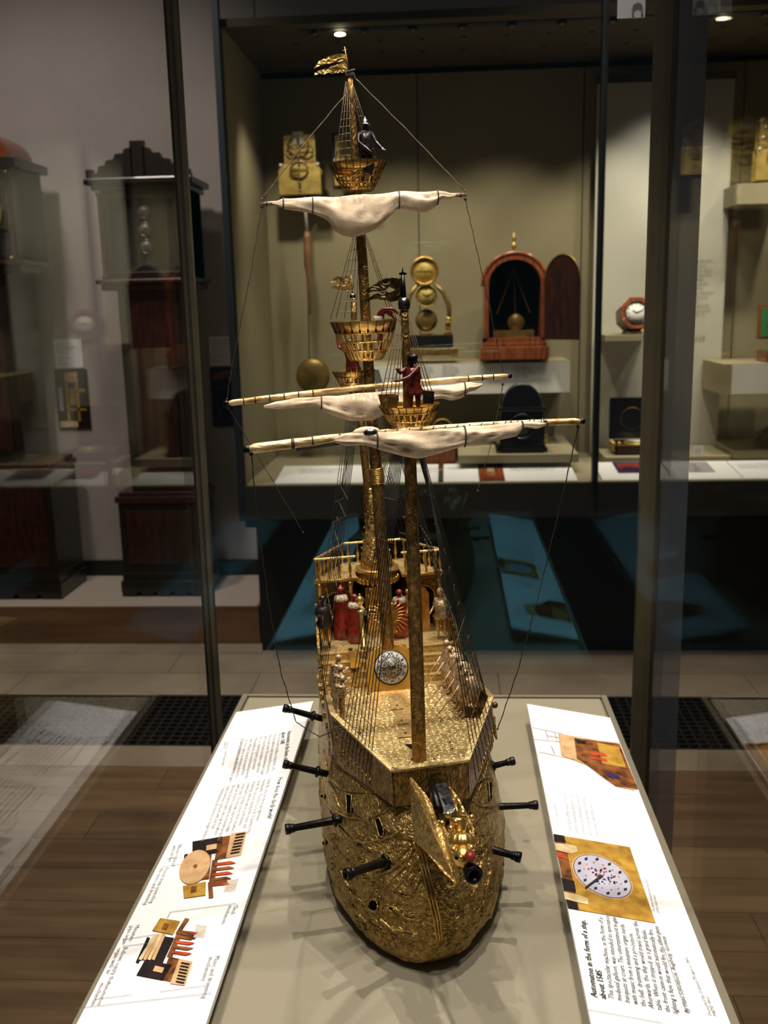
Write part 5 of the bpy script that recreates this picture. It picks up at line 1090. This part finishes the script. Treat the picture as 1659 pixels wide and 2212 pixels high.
MB().lathe([(0, -.002), (r * .97, -.002), (r * .97, .002), (0, .002)], c, (0, -1, 0), 30).build('ring_glass', brassm, t); MB().box(c.x - r * .7, c.x + r * .7, c.y - .004, c.y + .002, c.z - .004, c.z + .004).build('balance_bar', brass, t)
face(P(921, 639, y0), (P(945, 639, y0) - P(921, 639, y0)).length * .9, t, brassm)
c3 = P(921, 692, y0 + .02); r3 = (P(945, 692, y0) - P(921, 692, y0)).length; MB().lathe([(0, -.01), (r3 * .6, -.008), (r3, 0), (r3 * .6, .008), (0, .01)], c3, (0, -1, 0), 32).build('pendulum_bob', brassd, t); MB().tube([c3, P(919, 600, y0 + .02)], .003, 6).build('pendulum_rod', brass, t)
pa = [P(938, 612, y0), P(958, 632, y0), P(970, 662, y0), P(970, 690, y0)]; MB().tube(pa, [.009, .011, .012, .009], 10).build('curved_arm', brassd, t); MB().ball(P(969, 690, y0), .014, 12).build('arm_scroll', brass, t)
pb = [P(903, 612, y0), P(886, 636, y0), P(878, 665, y0), P(878, 700, y0)]; MB().tube(pb, [.009, .011, .012, .009], 10).build('curved_arm', brassd, t)
for px in (968, 878):
    p = P(px, 724, y0); q_ = P(px, 696, y0); MB().box(p.x - .018, p.x + .018, y0 - .018, y0 + .018, zt, zt + .014).box(p.x - .012, p.x + .012, y0 - .012, y0 + .012, zt + .014, q_.z - .006).box(p.x - .016, p.x + .016, y0 - .016, y0 + .016, q_.z - .006, q_.z).build('pedestal', goldp, t, bevel=.001)
MB().box(c3.x - .03, c3.x + .03, y0 - .012, y0 + .012, zt, zt + .008).build('beat_plate', goldp, t)

# 3 arched mahogany clock, its door hanging open to the right
y0 = 4.40; t = thing('arched_mahogany_clock', P(1112, 775, y0), 'arched red mahogany clock with brass finial and its door open', 'clock')
a = P(1046, 700, y0); b = P(1178, 700, y0); x0, x1 = a.x, b.x; xc = (x0 + x1) / 2; zb = B1[5] + .012; zs = P(1112, 612, y0).z; zt = P(1112, 550, y0).z; D = .20
bz = pbox(1038, 1186, 746, 768, y0 - .012, y0 + D); MB().box(bz[0], bz[1], bz[2], bz[3], zb, bz[5] - .006).box(bz[0] + .010, bz[1] - .010, bz[2] + .010, bz[3], bz[5] - .006, bz[5] + .012).build('base_moulding', mahog, t, bevel=.003)
for x in (bz[0] + .012, bz[1] - .012):
    for y in (bz[2] + .015, bz[3] - .015): MB().lathe([(.009, 0), (.012, .005), (.006, .012)], (x, y, zb - .012), n=10).build('brass_foot', brass, t)
za = bz[5] + .012; w_ = .020; R0 = (x1 - x0) / 2; rz = zt - zs
def archpts(hw, top, z0_, n=18): return [(xc - hw, z0_)] + [(xc + hw * math.cos(q), zs + (top - zs) * math.sin(q)) for q in [math.pi - math.pi * k / n for k in range(n + 1)]] + [(xc + hw, z0_)]
ou, inn = archpts(R0, zt, za), archpts(R0 - w_, zt - w_, za + .02)
mb = MB()
for k in range(len(ou) - 1):
    (ax, az), (bx, bz_) = ou[k], ou[k + 1]; (cx_, cz), (dx, dz) = inn[k], inn[k + 1]
    mb.prism([(ax, y0, az), (bx, y0, bz_), (dx, y0, dz), (cx_, y0, cz)], (0, D, 0))
mb.box(x0, x1, y0, y0 + D, za, za + .02); mb.build('case_frame', mahog, t); 
mb = MB()
for k in range(len(ou) - 1): (ax, az), (bx, bz_) = ou[k], ou[k + 1]; mb.prism([(xc, y0 + D * .55, zs), (ax, y0 + D * .55, az), (bx, y0 + D * .55, bz_)], (0, .004, 0))
mb.prism([(xc, y0 + D * .55, zs), (x0, y0 + D * .55, za), (x1, y0 + D * .55, za)], (0, .004, 0)); mb.build('dark_back', void, t)
o3 = archpts(R0 + .006, zt + .008, zs - .01); mb = MB(); mb.tube([(x, y0 + .004, z) for x, z in o3], .009, 8).build('arch_moulding', mahog, t)
MB().lathe([(.012, 0), (.014, .004), (.005, .010), (.004, .020), (.013, .030), (.014, .038), (.006, .048), (.004, .054), (.011, .064), (.010, .072), (.003, .086), (.001, .096)], (xc, y0 + D * .4, zt + .006), n=16).build('brass_finial', brass, t)
MB().lathe([(.008, 0), (.010, .004), (.003, .008), (.006, .014), (0, .018)], (x0 - .004, y0 + .01, zs + .004), n=10).build('corner_finial', brass, t)
for s_ in (-1, 1): MB().tube([(xc, y0 + .09, zs + .06), (xc + s_ * .075, y0 + .09, zs - .13)], .0035, 6).build('gridiron_bar', brassd, t)
MB().tube([(xc, y0 + .10, zs + .06), (xc + .01, y0 + .10, za + .10)], .003, 6).build('pendulum_rod', brassd, t); MB().lathe([(0, -.008), (.036, -.004), (.038, 0), (.036, .004), (0, .008)], (xc + .012, y0 + .10, za + .085), (0, -1, 0), 24).build('pendulum_bob', brassd, t)
MB().box(xc - .09, xc + .09, y0 + .06, y0 + .12, za + .02, za + .05).build('movement_seat', brassd, t)
hx = x1 + .002; dxw = P(1243, 650, y0 - .10).x - P(1168, 650, y0 - .02).x
dp = [(0, za + .01)] + [(0, zs)] + [(dxw * (.5 - .5 * math.cos(q)), zs + rz * .95 * math.sin(q)) for q in [math.pi * k / 12 for k in range(1, 12)]] + [(dxw, zs), (dxw, za + .01)]
mb = MB().prism([(hx - .008 + a_, y0 - .012 - a_ * .8, z) for a_, z in dp], (.005, .008, 0)); d_ = mb.build('open_door', dmahog, t, bevel=.001)
MB().tube([(hx - .008 + a_, y0 - .013 - a_ * .8, z) for a_, z in dp[1:-1]], .0035, 6).build('door_bead', brassd, d_)

# 4 black arched clock below
def bracket(px0, px1, pyt, pys, pyb, y0, D, m, label, name, zb=None, dial=True):
    t = thing(name, P((px0 + px1) / 2, pyb, y0), label, 'clock'); a, b = P(px0, pys, y0), P(px1, pys, y0); x0, x1 = a.x, b.x; xc = (x0 + x1) / 2; zb = zb if zb is not None else P(px0, pyb, y0).z
    zs, zt = P(xc, pys, y0).z if False else a.z, P((px0 + px1) / 2, pyt, y0).z; W = x1 - x0
    MB().box(x0 - .008, x1 + .008, y0 - .008, y0 + D, zb + .006, zb + .022).box(x0 + .002, x1 - .002, y0, y0 + D, zb + .022, zb + .040).build('base_moulding', m, t, bevel=.003)
    for x in (x0 + .004, x1 - .004): MB().lathe([(.008, 0), (.010, .003), (.005, .007)], (x, y0, zb), n=10).build('brass_foot', brass, t)
    MB().box(x0 + .010, x1 - .010, y0 + .006, y0 + D - .006, zb + .040, zs).build('case_body', m, t, bevel=.002)
    for s_, x in ((-1, x0 + .010), (1, x1 - .010)): MB().lathe([(.008, 0), (.008, .006), (.005, .012), (.005, zs - zb - .06), (.008, zs - zb - .055), (.009, zs - zb - .046)], (x, y0 + .004, zb + .040), n=12).build('column', m, t)
    MB().box(x0, x1, y0 - .002, y0 + D, zs - .006, zs + .010).build('cornice', m, t, bevel=.003)
    R_ = W * .38
    MB().tube([(xc + R_ * math.cos(q), y0 + .02, zs + .008 + (zt - zs - .01) * math.sin(q)) for q in [math.pi * k / 14 for k in range(15)]], .010, 8).build('arch_moulding', m, t)
    MB().prism([(xc + R_ * math.cos(q), y0 + .01, zs + .008 + (zt - zs - .01) * math.sin(q)) for q in [math.pi * k / 14 for k in range(15)]], (0, D - .02, 0)).build('arched_top', m, t)
    if dial: face(V((xc, y0 + .003, lerp(zb, zs, .62))), W * .24, t, mat(name + '_dial', (44, 42, 38), (28, 27, 26), .4, .2, 60), rimm=ebony)
    return t, x0, x1, zb, zs
bt = bracket(1076, 1180, 832, 886, 978, 4.21, .15, ebony, 'black arched table clock on the low shelf with small brass mounts', 'black_table_clock', B2[5])
for x in (bt[1], bt[2]): MB().lathe([(.0, -.012), (.009, -.006), (.007, .004), (.003, .012), (.006, .022), (0, .028)], (x, 4.205, bt[3] + .055), n=10).build('brass_mount', brass, bt[0])
# 5 small wooden clock, mostly hidden behind the fore yard
t = thing('small_round_topped_clock', P(958, 983, 4.30), 'small round-topped brass clock on a red base partly hidden behind the fore sail', 'clock')
b = pbox(918, 984, 962, 982, 4.30, 4.40); zz = ZD + .002; MB().box(b[0], b[1], b[2], b[3], zz, b[5]).build('wooden_base', mahog, t, bevel=.002); MB().box(b[0] + .02, b[1] - .02, b[2] + .02, b[3] - .02, b[5], b[5] + .05).build('clock_body', dwood, t)
face(P(956, 928, 4.33), (P(981, 928, 4.33) - P(956, 928, 4.33)).length * .85, t, brassd)

# 6 octagonal clock
y0 = 4.46; c = P(1371, 660, y0); zb = B3[5]; R_ = (P(1408, 660, y0) - P(1330, 660, y0)).length / 2 * .97; t = thing('octagonal_clock', (c.x, y0, zb), 'octagonal wooden clock with white dial tilted back on the thin shelf', 'clock')
nrm = V((.10, -.95, .28)).normalized(); cc = V((c.x + .006, y0, zb + R_ * .98 + .016)); up = (V((0, 0, 1)) - nrm * nrm.z).normalized(); sx = up.cross(nrm) * -1
oc = [sx * math.cos(q) * R_ + up * math.sin(q) * R_ for q in [math.pi / 8 + k * math.pi / 4 for k in range(8)]]
mb = MB(); back = nrm * -.09
mb.prism([cc + p * .99 for p in oc], back * .8); mb.build('octagonal_case', dmahog, t, bevel=.002)
mb = MB()
for k in range(8): mb.prism([cc + oc[k], cc + oc[(k + 1) % 8], cc + oc[(k + 1) % 8] * .70, cc + oc[k] * .70], nrm * .014)
mb.build('front_frame', mahog, t, bevel=.002)
face(cc + nrm * .010, R_ * .62, t, whitem, tilt=nrm, rimm=ebony)
MB().box(c.x - .035, c.x + .035, y0 - .02, y0 + .10, zb, zb + .012).build('glass_mount', casein, t)

# 7 open chronometer box
y0 = 4.36; b = pbox(1323, 1432, 962, 992, y0, y0 + .19); zb = B6[5]
t = thing('chronometer_box', ((b[0] + b[1]) / 2, y0, zb), 'open black chronometer box with brass gimbal and silver dial on the low platform', 'marine chronometer')
zt = b[5]; x0, x1 = b[0] + .014, b[1]
MB().box(x0, x1, y0, y0 + .006, zb + .002, zt).box(x0, x1, y0 + .184, y0 + .19, zb + .002, zt).box(x0, x0 + .006, y0, y0 + .19, zb + .002, zt).box(x1 - .006, x1, y0, y0 + .19, zb + .002, zt).box(x0, x1, y0, y0 + .19, zb + .001, zb + .008).build('box_body', dmahog, t)
lz = P(1370, 858, y0 + .2).z; ld = MB().box(x0, x1, y0 + .192, y0 + .205, zt + .004, lz).build('open_lid', ebony, t, bevel=.002)
MB().lathe([(.05, 0), (.052, 0), (.052, .002), (.05, .002)], ((x0 + x1) / 2, y0 + .190, (zt + lz) / 2), (0, -1, 0), 30, None, False).build('lid_ring', brassd, ld)
for dx in (0, .01): MB().lathe([(.010, 0), (.013, .008), (.010, .020), (.012, .030), (.006, .04)], (x0 - .008, y0 + .02 + dx * 6, zb + .02), n=10).build('brass_handle', brass, t)
cx_ = (x0 + x1) / 2 + .005; MB().lathe([(.058, -.02), (.062, 0), (.056, .006), (.050, .004)], (cx_, y0 + .09, zt), n=30).build('brass_bowl', brass, t); MB().lathe([(0, .008), (.047, .008), (.047, .012), (0, .012)], (cx_, y0 + .09, zt), n=30).build('silver_dial', silver, t); MB().box(x0 + .006, x1 - .006, y0 + .006, y0 + .02, zt - .004, zt).build('brass_corner', brass, t); MB().ball((x0 + .02, y0 + .03, zt + .004), .010, 10).build('brass_knob', brass, t)
# 8 green lined box and small items at the right edge
y0 = 4.36; b = pbox(1638, 1740, 656, 732, y0 + .12, y0 + .14); zb = B4[5]
t = thing('green_lined_box', (b[0] + .1, y0, zb), 'open mahogany box lined in green baize cut by the right edge', 'box')
MB().box(b[0], b[1], b[2], b[3], b[4], b[5]).build('open_lid', mahog, t, bevel=.002); MB().box(b[0] + .012, b[1] - .012, b[2] - .003, b[2], b[4] + .012, b[5] - .012).build('lid_lining', green, t)
MB().box(b[0], b[1], y0 - .02, y0 + .12, zb + .002, zb + .05).build('box_body', mahog, t, bevel=.002); MB().box(b[0] + .012, b[1] - .012, y0 - .008, y0 + .11, zb + .046, zb + .053).build('box_lining', green, t); MB().lathe([(.03, 0), (.034, 0), (.034, .004), (.03, .004)], ((b[0] + b[1]) / 2 - .03, b[2] - .004, (b[4] + b[5]) / 2), (0, -1, 0), 20, None, False).build('brass_ring', brass, t)
bb = bracket(1646, 1700, 925, 940, 975, 4.42, .10, dmahog, 'small dark wooden clock on the low shelf at the right edge', 'small_wooden_clock', B5[5])

# ================================================================== LONGCASE CLOCKS ON THE PLINTH
def longcase(name, label, y0, D, base, trunk, hood, zc, m, mb_, crest, yf):
    # base/trunk/hood: (px0, px1, py0, py1)
    pb = pbox(*base, y0, y0 + D); t = thing(name, ((pb[0] + pb[1]) / 2, y0 + D / 2, .178), label, 'longcase clock', 'longcase clocks on the plinth'); z0 = .178
    x0, x1, zt = pb[0], pb[1], pb[5]; fz = .05
    mb = MB(); n = 5; w_ = (x1 - x0 + .02) / n
    for k in range(n): mb.box(x0 - .01 + k * w_ + (.012 if k else 0), x0 - .01 + (k + 1) * w_ - (.012 if k < n - 1 else 0), y0 - .012, y0 + D, z0, z0 + .03)
    mb.box(x0 - .012, x1 + .012, y0 - .014, y0 + D, z0 + .02, z0 + .075); mb.build('plinth_foot', m, t, bevel=.003)
    MB().box(x0 - .004, x1 + .004, y0 - .006, y0 + D, z0 + .075, z0 + .115).build('foot_moulding', m, t, bevel=.004)
    bs = MB().box(x0, x1, y0, y0 + D, z0 + .11, zt - .03).build('base_case', m, t, bevel=.002)
    MB().box(x0 + .035, x1 - .035, y0 - .005, y0, z0 + .16, zt - .07).build('base_panel', mb_, bs, bevel=.003)
    MB().box(x0 - .012, x1 + .012, y0 - .012, y0 + D, zt - .03, zt).box(x0 + .004, x1 - .004, y0 + .002, y0 + D, zt, zt + .02).build('base_moulding', mb_, t, bevel=.005)
    pt_ = pbox(*trunk, y0 + .02, y0 + D); hz = pbox(*hood, y0 - .01, y0 + D)
    tr = MB().box(pt_[0], pt_[1], pt_[2], pt_[3], zt + .015, hz[4]).build('trunk', m, t, bevel=.002)
    W = pt_[1] - pt_[0]; dz0, dz1 = zt + .08, hz[4] - .07
    pts = [(pt_[0] + W * .16, dz0), (pt_[1] - W * .16, dz0), (pt_[1] - W * .16, dz1 - W * .2)] + [((pt_[0] + pt_[1]) / 2 + W * .34 * math.cos(q), dz1 - W * .2 + W * .22 * math.sin(q)) for q in [math.pi * k / 10 for k in range(1, 10)]] + [(pt_[0] + W * .16, dz1 - W * .2)]
    dr = MB().prism([(x, pt_[2] - .006, z) for x, z in pts], (0, .006, 0)).build('trunk_door', mb_, tr, bevel=.002); MB().tube([(x, pt_[2] - .007, z) for x, z in pts + pts[:1]], .004, 6).build('door_moulding', m, dr)
    MB().box(hz[0] - .03, hz[1] + .03, hz[2] - .03, hz[3], hz[4], hz[4] + .02).box(hz[0] - .012, hz[1] + .012, hz[2] - .012, hz[3], hz[4] - .03, hz[4]).build('hood_moulding', mb_, t, bevel=.006)
    h0, h1 = hz[4] + .02, hz[5]; st = .050
    hd = MB().box(hz[0], hz[0] + st, hz[2], hz[3], h0, h1).box(hz[1] - st, hz[1], hz[2], hz[3], h0, h1).box(hz[0], hz[1], hz[2], hz[3], h1 - .07, h1).box(hz[0], hz[1], hz[2], hz[3], h0, h0 + .03).box(hz[0], hz[1], hz[2] + .06, hz[3], h0, h1).build('hood', m, t, bevel=.002)
    for x in (hz[0] + .012, hz[1] - .012): MB().lathe([(.014, 0), (.015, .012), (.009, .02), (.009, h1 - h0 - .06), (.015, h1 - h0 - .05), (.016, h1 - h0 - .035)], (x, hz[2] - .012, h0), n=12).build('hood_column', mb_, hd)
    xc = (hz[0] + hz[1]) / 2; HW = (hz[1] - hz[0]) / 2 - st
    gd = MB().prism([(xc - HW, hz[2] + .03, h0 + .03), (xc + HW, hz[2] + .03, h0 + .03), (xc + HW, hz[2] + .03, h1 - .10)] + [(xc + HW * .8 * math.cos(q), hz[2] + .03, h1 - .10 + .05 * math.sin(q)) for q in [math.pi * k / 8 for k in range(9)]] + [(xc - HW, hz[2] + .03, h1 - .10)], (0, .004, 0)).build('dial_plate', glassd, hd)
    return t, hz, xc, h0, h1, HW, hd
A = longcase('longcase_clock', 'dark walnut longcase clock with carved crest and grey dial, left of the wall case', 4.40, .27, (262, 436, 1072, 1283), (270, 404, 640, 1060), (216, 404, 392, 612), 0, dwood, dmahog, True, 0)
t, hz, xc, h0, h1, HW, hd = A
for z_ in (.70, .52, .34): face(V((xc + .0, hz[2] + .026, lerp(h0, h1, z_))), .026, hd, mat('subdial_%d' % int(z_ * 100), (96, 100, 100), None, .4), rimm=steel, rim=.2)
def crest(hz, h1, m, t):
    x0, x1, w_ = hz[0], hz[1], hz[1] - hz[0]; pr = [(-.10, .0), (-.10, .07), (-.02, .07), (-.02, .045), (.03, .05), (.05, .085), (.12, .09), (.14, .115), (.22, .12), (.25, .15), (.33, .15), (.36, .175), (.42, .18), (.44, .20), (.42, .215), (.58, .215), (.56, .20), (.58, .18), (.64, .175), (.67, .15), (.75, .15), (.78, .12), (.86, .115), (.88, .09), (.95, .085), (.97, .05), (1.02, .045), (1.02, .06), (1.08, .06), (1.10, 0)]
    mb = MB()
    for (a, b), (c_, d) in zip(pr[:-1], pr[1:]):
        if c_ > a: mb.prism([(x0 + a * w_, hz[2] - .012, h1), (x0 + c_ * w_, hz[2] - .012, h1), (x0 + c_ * w_, hz[2] - .012, h1 + d * .78), (x0 + a * w_, hz[2] - .012, h1 + b * .78)], (0, .03, 0))
    mb.build('carved_crest', m, t)
    MB().box(x0 - .045, x1 + .045, hz[2] - .04, hz[3], h1 - .012, h1 + .016).box(x0 - .02, x1 + .02, hz[2] - .02, hz[3], h1 - .035, h1 - .012).build('cornice', m, t, bevel=.006)
    MB().box(x0 + .01, x1 - .01, hz[2] + .01, hz[3], h1 + .01, h1 + .035).build('hood_top', m, t, bevel=.02)
crest(hz, h1, dwood, t)
Bc = longcase('longcase_clock', 'dark longcase clock with a red arched top, cut by the left edge of the photo', 4.36, .32, (-120, 118, 1012, 1285), (-100, 36, 600, 1000), (-120, 30, 352, 575), 0, dwood, dmahog, True, 0)
t, hz, xc, h0, h1, HW, hd = Bc
MB().box(hz[0] - .04, hz[1] + .04, hz[2] - .04, hz[3], h1 - .02, h1 + .02).build('cornice', dwood, t, bevel=.006)
ca = [(xc + (HW + .05) * math.cos(q), hz[2], h1 + .02 + .12 * math.sin(q)) for q in [math.pi * k / 16 for k in range(17)]]; MB().prism(ca, (0, .26, 0)).build('arched_top', mahog, t)
face(V((xc, hz[2] + .026, lerp(h0, h1, .5))), HW * .8, hd, silver); MB().ball((hz[1] - .02, hz[2] - .02, h0 + .01), .010, 8).build('column_base', brass, t)
# wall labels and photographs beside the clocks
def walllabel(px0, px1, py0, py1, lab, name, m, y=BK - .004, fn=None):
    b = pbox(px0, px1, py0, py1, y - .006, y); o = tag(MB().box(*b).build(name, m), lab, 'wall label' if m is whitem else 'picture')
    if fn: fn(b, o)
    return o
def lines_(b, o): text_mesh(['Longcase clock', 'with month going', 'movement and', 'carved case', '', 'London, about', '1695', 'Height 2.3 m'], (b[5] - b[4]) / 11, (b[0] + .01, b[2] - .001, b[5] - .025), (1, 0, 0), (0, 0, 1), 1.1, inkg, o)
labg = mat('wall_label_grey', (238, 240, 242), None, .6); 
for q_, lb in (((118, 178, 733, 795), 'white wall label between the two longcase clocks'), ((452, 506, 726, 790), 'white wall label right of the carved longcase clock')):
    o = walllabel(*q_, lb, 'wall_label', labg, fn=lines_); o['category'] = 'wall label'
def pic1(b, o):
    w_, h_ = b[1] - b[0], b[5] - b[4]; y = b[2] - .001
    for (a, c_, d, e, m) in ((.05, .6, .02, .12, phot['cream']), (.3, .38, .12, .8, phot['ochre']), (.62, .7, .12, .8, phot['ochre']), (.3, .9, .62, .67, phot['ochre']), (.3, .9, .3, .34, phot['ochre']), (.42, .58, .4, .6, phot['ochre']), (.08, .2, .3, .7, phot['lilac']), (.3, .7, .78, .95, phot['tan'])): MB().box(b[0] + a * w_, b[0] + c_ * w_, y, y + .001, b[4] + d * h_, b[4] + e * h_).build('printed_shape', m, o)
def pic2(b, o):
    w_, h_ = b[1] - b[0], b[5] - b[4]; y = b[2] - .001
    for (a, c_, d, e, m) in ((.1, .9, .8, .95, phot['brown']), (.05, .95, .62, .68, phot['violet']), (.2, .3, .1, .62, phot['violet']), (.7, .8, .1, .62, phot['violet']), (.1, .95, .03, .1, phot['violet'])): MB().box(b[0] + a * w_, b[0] + c_ * w_, y, y + .001, b[4] + d * h_, b[4] + e * h_).build('printed_shape', m, o)
walllabel(122, 192, 798, 925, 'dark picture of a clock movement below the label between the longcase clocks', 'wall_picture', phot['dark'], fn=pic1)
walllabel(457, 512, 794, 922, 'dark violet picture below the label beside the wall case', 'wall_picture', phot['dark'], fn=pic2)
